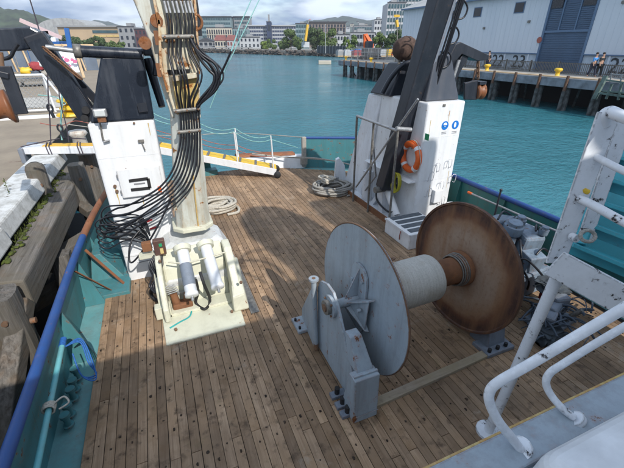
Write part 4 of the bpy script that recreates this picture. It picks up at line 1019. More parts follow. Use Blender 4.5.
# left support
X0, X1 = 1.46, 1.495
P = [(2.20,.02),(3.36,.02),(3.38,.95),(3.30,1.10),(3.12,1.17),(2.96,1.16),(2.84,1.06),(2.70,.86),(2.36,.40),(2.20,.38)]
MB().prism([(X0,y,z) for y,z in P],(X1-X0,0,0)).build('support_plate', M['drum'], nd, bevel=.006)
MB().prism([(1.38,2.20,.0),(1.66,2.20,.0),(1.66,2.24,.62),(1.38,2.24,.62)],(0,.03,0)).build('support_flange', M['drum'], nd, bevel=.006)
MB().hexa([(1.37,2.17,0),(1.66,2.17,0),(1.66,2.46,0),(1.37,2.46,0),(1.37,2.2,.60),(1.66,2.2,.60),(1.66,2.34,.60),(1.37,2.34,.60)]).build('foot_box', M['drum'], nd, bevel=.012)
MB().hexa([(1.44,2.28,.58),(1.64,2.28,.58),(1.64,2.5,.58),(1.44,2.5,.58),(1.45,2.5,.90),(1.59,2.5,.90),(1.59,2.62,.90),(1.45,2.62,.90)]).build('upper_flange', M['drum'], nd, bevel=.008)
c_ = Vector((1.45,CL.y-.0,CL.z+.02)); c_ = CL-ax*.36
MB().cyl(c_-ax*.0, c_-ax*.05, .135, seg=32).build('bearing_plate', M['drum'], nd, bevel=.006)
MB().cyl(c_-ax*.05, c_-ax*.10, .085, seg=24).build('bearing_cap', M['galvdark'], nd, bevel=.008)
MB().cyl(c_-ax*.10, c_-ax*.115, .045, seg=16).build('bearing_nut', M['bolt'], nd)
for k in range(4):
    t = R(45+90*k); q = c_-ax*.05+(u*math.cos(t)+v*math.sin(t))*.108; MB().cyl(q,q-ax*.018,.013,seg=6).build('bolt', M['bolt'], nd)
MB().prism([(1.40,3.36,.02),(1.46,3.95,.02),(1.46,3.95,.20),(1.42,3.38,1.06)],(.03,.0,0)).build('back_brace', M['drum'], nd, bevel=.006)
MB().box((1.30,3.66,0),(1.62,3.98,.05)).build('back_foot', M['drum'], nd, bevel=.01)
for (x,y) in ((1.34,3.72),(1.34,3.90)): MB().cyl((x,y,.05),(x,y,.09),.018,seg=6).build('bolt', M['rubber'], nd)
MB().cyl((1.41,3.30,.12),(1.40,3.36,1.10),.032,seg=16).build('pin_tube', M['drum'], nd)
MB().cyl((1.40,3.36,1.09),(1.40,3.36,1.115),.062,seg=20).build('pin_collar', M['drum'], nd, bevel=.004)
MB().cyl((1.40,3.36,1.116),(1.40,3.36,1.12),.022,seg=12).build('pin_hole', M['bolt'], nd)
MB().cyl((1.41,3.30,.03),(1.41,3.30,.13),.034,seg=12).build('pin_end', M['bolt'], nd)
for k,(y,z) in enumerate(((2.42,.03),(2.56,.03),(2.30,.03))):
    MB().cyl((1.36,y,z),(1.36,y,z+.10),.030,seg=10).build('deck_bolt', M['rubber'], nd)
    MB().box((1.28,y-.045,0),(1.46,y+.045,.045)).build('clamp_plate', M['steelgrey'], nd, bevel=.006)
MB().tube([(1.37,2.165,.10),(1.66,2.165,.10)],.004,5).build('weld', M['drum'], nd)
# right support under the rusty flange
MB().hexa([(3.50,2.42,0),(3.80,2.42,0),(3.80,2.75,0),(3.50,2.75,0),(3.55,2.62,1.0),(3.75,2.62,1.0),(3.75,2.9,1.0),(3.55,2.9,1.0)]).build('support_post', M['steelgrey'], nd, bevel=.01)
MB().box((3.40,2.32,0),(3.86,2.60,.06)).build('right_foot', M['steelgrey'], nd, bevel=.01)
for x in (3.46,3.60,3.74): MB().cyl((x,2.37,.06),(x,2.37,.11),.025,seg=8).build('deck_bolt', M['rubber'], nd)
MB().prism([(3.66,2.6,0),(3.66,3.7,0),(3.66,3.2,1.15),(3.66,2.95,1.15)],(.03,0,0)).build('support_plate', M['steelgrey'], nd)

# hydraulic motor / winch machine under grey tarps behind the rusty flange
hm = thing('hydraulic_motor', (4.3,3.2,0), 'grey painted drive motor and gearbox behind the rusty drum flange', 'motor')
def at2(x,y,d): return at(x,y,D=d)
cR = CR+ax*.35
MB().lathe(CR+ax*.10, ax, [(0,0),(0,.42),(.02,.44),(.10,.44),(.12,.40),(.12,0)],40).build('gear_ring', M['steelgrey'], hm)
for k in range(20):
    t = 2*math.pi*k/20; q = CR+ax*.17+(u*math.cos(t)+v*math.sin(t))*.45
    MB().cyl(q-ax*.03,q+ax*.04,.025,seg=6).build('tooth', M['steelgrey'], hm)
MB().lathe(CR+ax*.22, ax, [(0,0),(0,.26),(.25,.24),(.28,.16),(.42,.16),(.44,.10),(.5,.10),(.5,0)],28).build('motor_body', M['steelgrey'], hm)
MB().box((3.75,3.05,.0),(4.25,3.75,.62)).build('gearbox', M['steelgrey'], hm, bevel=.04)
MB().box((3.70,3.1,.9),(4.25,3.55,1.20)).build('top_casing', M['steelgrey'], hm, bevel=.05)
MB().cyl((4.0,3.2,1.2),(4.0,3.15,1.36),.09,seg=14).build('filler', M['steelgrey'], hm, bevel=.01)
# tarpaulined gear: lumpy folded cloth
M['tarp'] = simple('grey_tarpaulin', (0.075,0.10,0.135), 0.75, 0.35, 5, bumps=.3)
M['tarpd'] = simple('dark_grey_tarpaulin', (0.06,0.075,0.09), 0.85, 0.4, 6, bumps=.3)
def lump(c, rx, ry, rz, seed, seg=56, rings=34, amp=.17):
    rnd_ = random.Random(seed); g_ = MB(); from mathutils import noise as N
    o_ = Vector((rnd_.uniform(0,50),)*3); vs, fs = [], []
    for i in range(rings+1):
        th = math.pi*i/rings
        for k in range(seg):
            ph = 2*math.pi*k/seg; d_ = Vector((math.sin(th)*math.cos(ph), math.sin(th)*math.sin(ph), math.cos(th)))
            fold = abs(N.noise(d_*2.0+o_))*1.7 + .30*abs(N.noise(Vector((d_.x*6,d_.y*6,d_.z*1.6))+o_)) + .05*N.noise(d_*13+o_)
            m_ = 1+amp*(fold-.55)
            # boxier than a ball
            e_ = Vector([math.copysign(abs(q)**.50,q) for q in d_])
            vs.append(Vector(c)+Vector((e_.x*rx,e_.y*ry,max(e_.z*rz,-c[2]+.003)))*1.0*m_ if False else Vector((c[0]+e_.x*rx*m_, c[1]+e_.y*ry*m_, max(.012,c[2]+e_.z*rz*m_))))
    for i in range(rings):
        for k in range(seg):
            l_=(k+1)%seg; fs.append((i*seg+k,(i+1)*seg+k,(i+1)*seg+l_,i*seg+l_))
    return g_.add(vs, fs, True)
tp = thing('hydraulic_winch', (4.9,3.6,0), 'compact blue-grey hydraulic machinery packed against the right bulwark', 'machine')
def rbox(name, c, sx, sy, sz, rz=0, rx=0, bev=.03, mt='machine'):
    Mx = Matrix.Translation(c) @ Matrix.Rotation(R(rz),4,'Z') @ Matrix.Rotation(R(rx),4,'X')
    g_ = MB().box((-sx/2,-sy/2,-sz/2),(sx/2,sy/2,sz/2)); g_.v = [Mx @ v for v in g_.v]
    return g_.build(name, M[mt], tp, bevel=bev)
M['machine'] = paint('blue_grey_machine_paint',(.15,.205,.27),(.19,.25,.32),rust=.25,dirt=.6,dirtcol=(.05,.06,.07),rough=.5,bumps=.3)
rbox('frame',(4.85,3.55,.22),1.1,.95,.44,6)
rbox('gear_case',(4.72,3.75,.66),.55,.55,.46,12,0,.06)
rbox('gear_case',(5.22,3.55,.70),.36,.42,.50,-14,8,.05)
rbox('valve_bank',(4.55,3.30,.56),.34,.26,.22,20,-10,.02)
rbox('valve_bank',(5.02,3.22,.60),.30,.24,.30,-8,12,.02)
rbox('cover',(4.95,3.95,.96),.62,.34,.12,8,-14,.03)
rbox('bracket',(5.45,3.9,.45),.14,.5,.9,4,0,.01)
for k in range(5): MB().cyl((4.44+.065*k,3.18+.02*k,.62),(4.44+.065*k,3.14+.02*k,.78),.018,seg=8).build('lever', M['galvdark'], tp)
for (x,y,z,r_,h_) in ((4.95,3.62,.92,.15,.20),(4.60,3.9,.90,.11,.18),(5.25,3.75,.95,.09,.16),(5.30,3.35,.95,.07,.14)):
    MB().lathe((x,y,z),(0,-.15,1),[(0,0),(0,r_),(h_*.7,r_),(h_*.75,r_*.75),(h_,r_*.75),(h_,0)],20).build('motor', M['machine'], tp, bevel=.005)
    for q_ in range(6): 
        an=q_*math.pi/3; MB().cyl((x+math.cos(an)*r_*.88,y+math.sin(an)*r_*.88,z+h_*.7),(x+math.cos(an)*r_*.88,y+math.sin(an)*r_*.88,z+h_*.82),.013,seg=6).build('bolt', M['galvdark'], tp)
MB().cyl((4.3,3.65,.75),(5.5,3.75,.78),.10,seg=20).build('shaft', M['machine'], tp)
for k,(a_,b__) in enumerate((((4.5,3.2,.7),(4.9,3.05,.2)),((4.65,3.2,.7),(5.1,2.95,.3)),((5.0,3.15,.75),(5.5,3.2,.5)),((5.2,3.4,1.0),(5.7,3.8,.6)),((4.8,3.8,1.1),(5.6,4.2,.8)),((4.45,3.5,.9),(4.2,3.0,.3)),((4.9,3.4,.9),(4.6,3.0,.1)))):
    A_,B_ = Vector(a_),Vector(b__); MB().tube(smooth_path([A_,A_.lerp(B_,.3)+Vector((0,0,.14)),A_.lerp(B_,.7)+Vector((.06,-.05,.05)),B_],5),.017,7).build('hose', M['hose'], tp)
rbox('tank',(5.35,4.35,.42),.55,.55,.5,3,0,.04)
MB().cyl((5.2,4.3,.67),(5.2,4.3,.80),.10,seg=16).build('filler', M['machine'], tp)
for k in range(5): MB().tube([(4.40+.05*k,3.0+.02*k,.5),(4.42+.05*k,2.96,.30-.03*k)],.012,6).build('lashing', M['ropewhite'] if k%2 else M['ropedark'], tp)
bj = thing('blue_drum', (5.55,3.9,.6), 'blue jerrycan tucked under the right blue rail', 'can')
MB().lathe((5.62,3.78,.30),(0,0,1),[(0,0),(0,.13),(.02,.14),(.36,.14),(.40,.10),(.41,0)],20).build('body', M['blue'], bj)
MB().box((5.58,3.70,.70),(5.66,3.86,.76)).build('handle', M['blue'], bj, bevel=.01)
gp = thing('pump_set', (4.8,2.5,0), 'dark grey pump set with torn cloth and cords standing on the deck boards', 'pump')
tp_ = tp; tp = gp
rbox('bed',(4.78,2.52,.05),.62,.42,.08,10,0,.01); rbox('pump_body',(4.95,2.62,.24),.26,.24,.30,-12,0,.04,'steelgrey'); rbox('pump_body',(4.58,2.45,.18),.24,.20,.20,24,0,.03,'steelgrey')
MB().lathe((4.66,2.50,.22),(1,.3,.1),[(0,0),(0,.09),(.02,.10),(.26,.10),(.28,.06),(.34,.06),(.34,0)],18).build('motor', M['steelgrey'], gp)
MB().cyl((4.9,2.4,.1),(4.98,2.28,.34),.035,seg=10).build('pipe', M['galvdark'], gp)
lump((4.45,2.30,.07),.22,.15,.09,6,amp=.45).build('cloth', M['tarpd'], gp)
lump((5.02,2.78,.40),.20,.18,.07,5,amp=.45).build('cloth', M['tarpd'], gp)
tp = tp_
g = MB(); rn = random.Random(2)
for k in range(80):
    p = Vector((4.72+rn.gauss(0,.27),2.45+rn.gauss(0,.17),.12+rn.uniform(0,.20))); d = Vector((rn.gauss(0,1),rn.gauss(0,1),rn.uniform(-.5,.2)))*.12
    g.tube(smooth_path([p,p+d*.7+Vector((0,0,.03)),p+d*1.3],3),.006+.012*rn.random(),5)
g.build('twine', M['tarp'], gp, kind='stuff')
rf = thing('red_float', (5.0,3.05,.1), 'small bright red fitting beside the white stair post', 'fitting')
MB().cyl((5.15,2.95,.02),(5.15,2.95,.18),.045,seg=12).build('body', M['netred'], rf); MB().sphere((5.15,2.95,.2),.055).build('head', M['netred'], rf)

# crate
cr_ = thing('ventilator_crate', (4.6,5.4,0), 'white rectangular box with dark grey slats on top beside the rusty flange', 'crate')
q = [at(388,232,Z=0), at(407,248,Z=0)]
ca, cb2 = Vector((4.15,5.88,0)), Vector((4.12,5.02,0))
MB().box((4.12,5.05,0),(4.98,5.92,.34)).build('body', M['white'], cr_, bevel=.02)
for k in range(4):
    y = 5.13+.205*k
    MB().box((4.19,y,.338),(4.93,y+.135,.352)).build('slat', M['lid'], cr_, bevel=.004)
MB().tube(smooth_path([(4.115,5.35,.30),(4.09,5.34,.2),(4.11,5.36,.1)],4),.010,6).build('cord', M['ropered'], cr_)
MB().box((4.10,5.05,.30),(4.12,5.92,.34)).build('lip', M['white'], cr_)

# =================================================================== STAIRS / PLATFORM, RIGHT FOREGROUND
sf = thing('stair_platform', (2.65,1.56,0), 'white pipe-framed stair platform with turquoise steps at the right edge', 'staircase')
PX, PY = 2.65, 1.56
MB().cyl((PX-.02,PY,0),at(563,264,D=2.86),.046,seg=20).build('post', M['white_rail'], sf)
MB().cyl((PX-.02,PY,0),(PX-.02,PY,.03),.12,seg=20).build('post_foot', M['white_rail'], sf)
# platform edge beam going right and towards the wheelhouse
E0 = Vector((PX-.03,PY,2.16)); dirp = Vector((0.62,-0.79,0)).normalized()
def atd(x,y,d): return at(x,y,D=d)
e0, e1 = atd(556,256,2.76), atd(660,312,2.55)
MB().beam(e0+Vector((0,0,-.06)), e1+Vector((0,0,-.06)), .03, .23, (0,0,1)).build('edge_beam', M['white_rail'], sf, bevel=.006)
# flat stanchions
s0, s1 = atd(559,252,2.83), atd(609,112,2.36)
MB().beam(s0+Vector((0,0,-.1)), s1, .15, .018, -_f).build('stanchion', M['white_rail'], sf, bevel=.004)
sdv = (_r*.13+Vector((0,0,.0)))
MB().beam(atd(583,243,3.05), atd(626,118,2.55), .12, .02, -_f).build('stanchion', M['white_rail'], sf, bevel=.004)
MB().tube(smooth_path([atd(604,126,2.42),atd(604,116,2.38),atd(611,112,2.34),atd(624,117,2.25),atd(680,132,2.0)],5),.038,12).build('top_rail', M['white_rail'], sf)
MB().tube(smooth_path([atd(593,163,2.55),atd(590,156,2.52),atd(598,158,2.48),atd(624,171,2.33),atd(690,198,2.05)],5),.024,12).build('rail', M['white_rail'], sf)
MB().tube(smooth_path([atd(577,206,2.70),atd(574,199,2.66),atd(580,199,2.62),atd(598,208,2.52),atd(624,222,2.4),atd(690,255,2.1)],5),.030,12).build('rail', M['white_rail'], sf)
MB().cyl(atd(571,236,2.75),atd(577,239,2.7),.03).build('lug', M['white_rail'], sf)
MB().tube(smooth_path([atd(585,186,2.62),atd(584,190,2.60),atd(588,192,2.60)],3),.02,7).build('lashing', M['yellowbright'], sf)
MB().tube([atd(581,236,2.66)+Vector((math.cos(t)*.075,math.sin(t)*.03,math.sin(t)*.03))+_r*.05 for t in [i*math.pi/7 for i in range(14)]],.014,7,closed=True).build('shackle', M['ropegrey'], sf)
# turquoise tray: raised side channel and steps going down towards deck at the right
M['turqstair'] = paint('chipped_turquoise_paint', (0.05,0.36,0.43), (0.045,0.33,0.40), rust=0.14, rustcol=(.10,.06,.05), dirt=0.3, dirtcol=(0.05,0.14,0.16), rough=0.5, streak=False)
a, b_ = atd(572,243,3.05), atd(608,150,3.15)
MB().beam(a,b_,.05,.20,(0.5,-.6,.6)).build('side_channel', M['turqstair'], sf, bevel=.008)
a2, b2_ = atd(690,292,2.75), atd(710,178,2.9)
for k in range(5):
    t = k/4.2
    p, q_ = a.lerp(b_,t), a2.lerp(b2_,t)
    MB().beam(p, q_, .17, .035, (0,.35,1)).build('step', M['turqstair'], sf, bevel=.006)
    MB().beam(p+Vector((0,.02,-.05)), q_+Vector((0,.02,-.05)), .02, .09, (0,.35,1)).build('riser', M['turqstair'], sf)
MB().hexa([atd(566,258,3.15),atd(700,322,2.85),atd(706,300,2.9),atd(572,240,3.2)]+[atd(566,258,3.19),atd(700,322,2.89),atd(706,300,2.94),atd(572,240,3.24)]).build('back_plate', M['teal'], sf)
MB().hexa([atd(575,245,3.5),atd(720,300,3.2),atd(720,140,3.4),atd(612,130,3.6)]+[atd(575,245,3.53),atd(720,300,3.23),atd(720,140,3.43),atd(612,130,3.63)]).build('tray_back', M['turqstair'], sf)

# bridge deck ledge and handrails
ld = thing('bridge_deck_edge', (2.0,0.6,2.0), 'blue-grey steel deck edge with yellow chipped lip in the lower right corner', 'deck edge')
MB().box((.3,-1.0,1.94),(6.0,.66,2.0)).build('plate', paint('blue_grey_deck_paint',(.30,.36,.41),(.27,.33,.38),rust=.08,rustcol=(.12,.08,.05),dirt=.4,dirtcol=(.15,.17,.18),rough=.55,streak=False), ld, bevel=.004)
MB().box((.3,.662,1.93),(6.0,.674,2.004)).build('lip', M['ochre'], ld, bevel=.002)
MB().box((.3,.50,2.001),(6.0,.655,2.03)).build('coaming', M['drum'], ld, bevel=.008)
lk = thing('white_locker', (1.9,.2,2), 'out-of-focus white rounded cover at the very bottom right corner', 'cover')
MB().hexa([(1.05,-.45,2.031),(4.0,-.45,2.031),(4.0,.47,2.031),(1.05,.47,2.031),(1.06,-.45,2.30),(4.0,-.45,2.30),(4.0,.44,2.30),(1.06,.44,2.30)]).build('cover', M['whiteplastic'], lk, bevel=.09, seg=5)
hr = thing('handrail', atd(520,448,1.6), 'front white tubular handrail curving down to the blue-grey deck edge', 'handrail')
g = MB().tube(smooth_path([atd(521,450,1.60),atd(512,438,1.58),atd(499,422,1.54),atd(490,404,1.50),atd(490,391,1.47),atd(500,381,1.45),atd(530,364,1.42),atd(577,336,1.38),atd(624,308,1.34),atd(700,262,1.28)],8),.0200,16)
g.build('tube', M['white_rail'], hr); MB().cyl(atd(522,451,1.62),atd(520,447.5,1.60),.05).build('flange', M['white_rail'], hr)
hr2 = thing('handrail', atd(560,405,1.75), 'rear white tubular handrail bending down behind the front one', 'handrail')
g = MB().tube(smooth_path([atd(574,418,1.72),atd(562,408,1.74),atd(551,395,1.76),atd(546,383,1.76),atd(550,373,1.74),atd(563,364,1.72),atd(590,347,1.68),atd(624,327,1.63),atd(700,284,1.55)],8),.0175,16)
g.build('tube', M['white_rail'], hr2)
MB().cyl(atd(574,418,1.73),atd(577,422,1.73),.045).build('flange', M['white_rail'], hr2)

# wheelhouse behind the camera (outside the frame; it throws the shade over the deck; roof shapes added for shadow)
wh = thing('wheelhouse', (2.4,-4,2), 'white wheelhouse of the boat behind the view', 'wheelhouse')
MB().box((.3,-7,-.05),(5.4,-1.0,1.938)).build('lower_house', M['white'], wh, bevel=.03)
MB().box((-1.2,-7.5,2.0),(5.2,-1.6,4.5)).build('upper_house', M['white'], wh, bevel=.05)
MB().box((2.7,-5,4.651),(5.35,-1.25,5.35)).build('shade_box', M['white'], wh, bevel=.03)  # unseen box added to keep the drum core in shade
MB().box((-1.5,-7.6,4.5),(5.35,-1.2,4.65)).build('roof', M['white'], wh, bevel=.03)
for k in range(5): MB().box((-.9+1.2*k,-1.60,3.3),(0.0+1.2*k,-1.585,4.2)).build('window', M['black'], wh)
MB().lathe((4.15,-1.75,6.2),(0,0,1),[(0,0),(0,.75),(1.3,.78),(1.9,.62),(2.25,.3),(2.35,0)],28).build('shade_dome', M['white'], wh)  # unseen dome and legs, added to cast the rounded deck shadow
for x in (3.6,4.7): MB().cyl((x,-1.8,4.65),(x,-1.8,6.25),.06).build('shade_dome_leg', M['white'], wh)
MB().box((5.35,-2.6,6.0),(6.9,-1.4,8.3)).build('shade_block', M['white'], wh, bevel=.15)  # unseen block and base, added to cast the second deck shadow
MB().box((4.9,-2.5,4.65),(5.9,-1.5,6.1)).build('shade_block_base', M['white'], wh, bevel=.03)
for k in range(3): MB().tube([(2.2+.45*k+.5*math.cos(t),-1.4,5.55+.25*k+.5*math.sin(t)) for t in [i*math.pi/10 for i in range(11)]],.025,8).build('shade_hoop', M['white'], wh)  # unseen hoops and legs, added for thin curved shadows on deck
for x in (2.2,3.1): MB().cyl((x,-1.4,4.65),(x,-1.4,5.9),.03).build('shade_hoop_leg', M['white'], wh)

# =================================================================== LEFT QUAY TIMBERS AND GEAR
M['weed'] = simple('gap_shade_black',(.008,.008,.006),.8,.4,3,bumps=.6)  # near-black colour painting the deep shade between quay and boat
MB().box((-3.04,-8,-1.6),(-1.68,12.5,-1.1)).build('gap_shade_floor', M['weed'], kind='structure')  # added sheet over the water, standing in for the dark gap's shade
kb = thing('kerb_beam', (-2.7,3,1.0), 'long white peeling kerb beam along the edge of the left quay', 'kerb')
for (y0,y1) in ((-5,1.2),(1.22,6.1),(6.12,10.9)):
    MB().hexa([(-2.99,y0,.98),(-2.37,y0,.98),(-2.30,y1,.98),(-2.93,y1,.98),(-2.97,y0,1.26),(-2.42,y0,1.26),(-2.35,y1,1.26),(-2.90,y1,1.26)]).build('beam_length', M['concretewhite'], kb, bevel=.03)
tb_ = thing('fender_timber', (-2.2,8,.7), 'mossy weathered grey timber bolted outside the white kerb beam', 'timber')
MB().hexa([(-2.36,5.1,.40),(-1.99,5.1,.40),(-1.95,10.6,.40),(-2.33,10.6,.40),(-2.36,5.1,.90),(-1.99,5.1,.86),(-1.95,10.6,.86),(-2.33,10.6,.92)]).build('timber', M['oldwood'], tb_, bevel=.03)
g = MB(); rn = random.Random(9)
for k in range(70):
    y = rn.uniform(5.6,10.3); g.sphere((-2.33+rn.gauss(0,.025)+abs(rn.gauss(0,.04)),y,.915),rn.uniform(.01,.045),rn.uniform(.02,.08),rn.uniform(.008,.03),7,4,.3)
for k in range(260):
    y = rn.choice([6.4,7.2,8.0,9.2])+rn.gauss(0,.22); p = Vector((-2.31+rn.gauss(0,.04),y,.92)); q = p+Vector((rn.gauss(0,.03),rn.gauss(0,.03),rn.uniform(.03,.11)))
    w_ = Vector((.004,0,0)); g.add([p-w_,p+w_,q],[(0,1,2)])
tag(g.build('moss', M['moss'], kind='stuff'), 'yellow-green moss and grass tufts growing along the grey fender timber', 'moss')
lf = thing('weed_sprig', (-2.6,6.9,1.2), 'small upright weed growing out of the white kerb beam', 'weed')
g = MB(); p0 = at(10,196,Z=1.22)
for k in range(16):
    z = k*.02; d = Vector((rn.gauss(0,1),rn.gauss(0,1),.4)).normalized()*.05; a = p0+Vector((.0,0,z)); w_ = d.cross(Vector((0,0,1))).normalized()*.012
    g.add([a, a+d*.5+w_, a+d, a+d*.5-w_],[(0,1,2,3)])
g.build('leaves', M['moss'], lf); MB().tube([p0+Vector((0,0,-.02)),p0+Vector((.01,0,.33))],.005,5).build('stem', M['moss'], lf)
PL = ['square weathered fender pile nearest the camera by the blue rail','split fender pile beside the mossy timber','round-headed grey fender post standing against the white kerb beam','grey fender pile just left of the white tower','rough fender pile below the yellow-topped beam']
def pile(x,y,zt,w,label,lean=0.0,rd=False):
    t = thing('fender_pile', (x,y,-1.6), label, 'pile', 'timber fender piles of the left quay')
    g_ = MB()
    rings = []
    for i in range(8):
        z = -1.7+(zt+1.7)*i/7; c_ = Vector((x+lean*(1-i/7),y,z)); n_=14
        rings.append([(c_.x+math.copysign(abs(math.cos(a))**(.5 if not rd else .9),math.cos(a))*w*(1+random.uniform(-.06,.06)), c_.y+math.copysign(abs(math.sin(a))**(.5 if not rd else .9),math.sin(a))*w*(1+random.uniform(-.06,.06)), z+random.uniform(-.01,.01)) for a in [2*math.pi*k/n_ for k in range(n_)]])
    if rd:
        top=rings[-1]; rings.append([(x+(v[0]-x)*.85,y+(v[1]-y)*.85,zt+.07) for v in top]); rings.append([(x+(v[0]-x)*.4,y+(v[1]-y)*.4,zt+.12) for v in top])
    loft(g_, rings); g_.build('shaft', M['oldwoodz'], t)
    q = (x+w*.3,y-w*1.0,zt-.3); MB().cyl(q,(q[0],q[1]-.04,q[2]),.035,seg=8).build('bolt', M['bolt'], t)
pile(-2.18,4.75,.93,.20,PL[0]); pile(-2.02,6.9,.30,.15,PL[1],-.15); pile(-2.42,8.6,1.42,.17,PL[2],rd=True); pile(-1.86,9.3,1.25,.16,PL[3],.05); pile(-1.85,10.9,1.1,.20,PL[4])
dg = thing('diagonal_brace', (-2.4,4.0,0), 'cracked grey diagonal brace timber at the lower left edge', 'timber')
MB().beam((-2.05,5.0,.62),(-2.35,3.0,-.9),.26,.20,(1,0,0)).build('timber', M['oldwood'], dg, bevel=.02)
MB().cyl((-1.96,4.75,.45),(-1.90,4.75,.45),.04,seg=8).build('bolt', M['bolt'], dg)
wa = thing('wale_timber', (-2.2,7.2,-.3), 'stained horizontal timber low between the fender piles', 'timber')
MB().beam((-2.35,7.0,.05),(-1.75,7.9,.05),.30,.28).build('timber', M['oldwood'], wa, bevel=.02)
MB().beam((-2.9,6.2,-.4),(-1.8,7.6,-.5),.25,.25).build('cross_timber', M['oldwood'], wa, bevel=.02)
MB().beam((-2.6,9.9,.75),(-1.75,8.9,.2),.22,.2).build('slanting_timber', M['oldwood'], wa, bevel=.02)
# yellow topped beam across the kerb
yb = thing('fender_beam', (-2.3,10.5,1.3), 'grey steel beam with yellow top laid across the kerb to the boat', 'beam')
a, b_ = Vector((-3.05,10.75,1.36)), Vector((-1.45,10.35,1.32))
MB().beam(a,b_,.42,.16).build('beam', M['towerside'], yb, bevel=.012)
MB().beam(a.lerp(b_,.25)+Vector((0,.03,.088)),b_+Vector((0,.03,.088)),.26,.02).build('yellow_top', M['yellow'], yb)
MB().beam(a+Vector((-.04,.14,-.10)),a+Vector((-.06,-.30,-.10)),.10,.34).build('end_plate', M['steelgrey'], yb, bevel=.01)
MB().cyl(a+Vector((0,.2,.05)),a+Vector((.22,.14,.05)),.07,seg=14).build('roller', M['steelgrey'], yb)
for k in (.30,.34,.72,.76):
    p = a.lerp(b_,k); MB().tube([p+Vector((.02,-.24,-.09)),p+Vector((.0,-.22,.11)),p+Vector((-.05,.20,.115)),p+Vector((-.05,.24,-.09))],.013,6).build('lashing', M['ropedark'], yb)
MB().tube(smooth_path([a+Vector((-.05,-.2,.1)),a+Vector((.4,-.1,.16)),a+Vector((.8,.1,.17)),a+Vector((1.3,-.05,.14))],5),.013,6).build('lashing', M['ropedark'], yb)
def hang(name, pts, r_, mt, label):
    return tag(MB().tube(smooth_path(pts,6), r_, 6).build(name, mt), label, 'rope')
hang('hanging_rope', [at(47,40,Y=10.6),at(48,90,Y=10.6),at(50,122,Y=10.6),at(51,150,Y=10.6)], .014, M['ropedark'], 'dark rope with knots hanging down to the yellow-topped beam')
hang('hanging_rope', [at(61,72,Y=10.5),at(62,100,Y=10.5),at(61,122,Y=10.5),at(62,140,Y=10.5)], .020, M['ropeteal'], 'pale teal rope hanging beside the yellow fender')
hang('hanging_rope', [at(56,65,Y=10.3),at(60,100,Y=10.3),at(66,125,Y=10.3),at(69,142,Y=10.3)], .012, M['ropedark'], 'slanting dark rope ending in a hook on the yellow-topped beam')
hang('slack_rope', [at(40,123,Y=10.7),at(60,126,Y=10.6),at(75,121,Y=10.6),at(92,124,Y=10.3)], .010, M['ropered'], 'thin red rope stretched towards the left tower')
hang('slack_rope', [at(38,95,Y=11),at(55,97,Y=10.9),at(66,104,Y=10.8)], .012, M['ropeteal'], 'pale rope strung across the quay fence')
for (x,y,lb_) in ((50,108,'black shackle halfway down the dark hanging rope'),(60,128,'dark shackle low on the pale teal rope')):
    c = at(x,y,Y=10.45); g = MB(); g.tube([c+Vector((math.cos(t)*.05,0,math.sin(t)*.08)) for t in [i*math.pi/7 for i in range(14)]],.022,7,closed=True); g.cyl(c+Vector((0,0,-.08)),c+Vector((.02,0,-.22)),.035)
    tag(g.build('shackle', M['navyb']), lb_, 'shackle')
yf = thing('yellow_fender', at(74,108,Y=11.2), 'bright yellow ribbed plastic fender stack left of the navy cap', 'fender')
for k,(x,y) in enumerate(((71,100),(74,107),(71,114))):
    c = at(x,y,Y=11.2); loft(MB(), [[(c.x+math.cos(a)*r_*1.3,c.y+math.sin(a)*r_,c.z+dz) for a in [i*math.pi/6 for i in range(12)]] for r_,dz in ((.12,-.09),(.26,-.03),(.24,.02),(.10,.08))]).build('rib', M['yellowbright'], yf)
wd = thing('rusty_drum', (-2.2,11.8,1), 'rust-stained white bollard behind the yellow-topped beam', 'bollard')
MB().lathe((-2.05,11.6,.98),(0,0,1),[(0,0),(0,.24),(.06,.20),(.42,.16),(.50,.24),(.58,.20),(.62,0)],20).build('body', paint('rusty_white',(.62,.60,.56),(.5,.46,.4),rust=.5,dirt=.5), wd)
MB().box((-2.75,11.4,1.0),(-1.5,12.0,1.02)).build('base', M['oldwood'], wd)
# chain link fence
fc = thing('chain_link_fence', (-6,19.6,1), 'chain link fence on white pipe frame standing on the left quay', 'fence')
zt = at(30,75,Y=19.6).z; XL, XR = -10.5, at(43,75,Y=19.6).x
MB().tube([(XL,19.6,zt),(XR,19.6,zt)],.05,8).build('top_rail', M['whiteplastic'], fc)
MB().tube([(XR,19.6,zt),(XR+.05,19.6,1.0)],.05,8).build('post', M['whiteplastic'], fc)
MB().tube([(XR,19.6,zt),(XR+1.1,17.9,1.0)],.04,8).build('stay', M['whiteplastic'], fc)
for x in (-10.5,-8.2): MB().tube([(x,19.6,zt),(x,19.6,1.0)],.05,8).build('post', M['whiteplastic'], fc)
MB().tube([(XL,19.6,1.10),(XR+1.4,19.6,1.10)],.05,8).build('bottom_rail', M['whiteplastic'], fc)
g = MB(); hz = zt-1.1; x = XL
while x < XR:
    for s_ in (1,-1):
        xe = x+s_*hz
        t0 = 1 if XL<=xe<=XR else (XR-x)/hz if s_>0 else (x-XL)/hz
        if t0>0.02: g.beam((x,19.6+.006*s_,1.12),(x+s_*hz*t0,19.6+.006*s_,1.12+hz*t0),.012,.012,(0,1,0))
    x += .155
for k in range(int(hz/.155)):
    z = 1.12+k*.155
    g.beam((XL,19.594,z),(XL+(zt-z),19.594,zt),.012,.012,(0,1,0)); g.beam((XR,19.606,z),(XR-(zt-z),19.606,zt),.012,.012,(0,1,0))
g.build('mesh', M['galv'], fc, kind='stuff')
# right continuation, low kerb
MB().box((-9,18.0,1.0),(-3.6,18.25,1.10)).build('quay_kerb', M['whiteplastic'], bpy.data.objects['quay'])

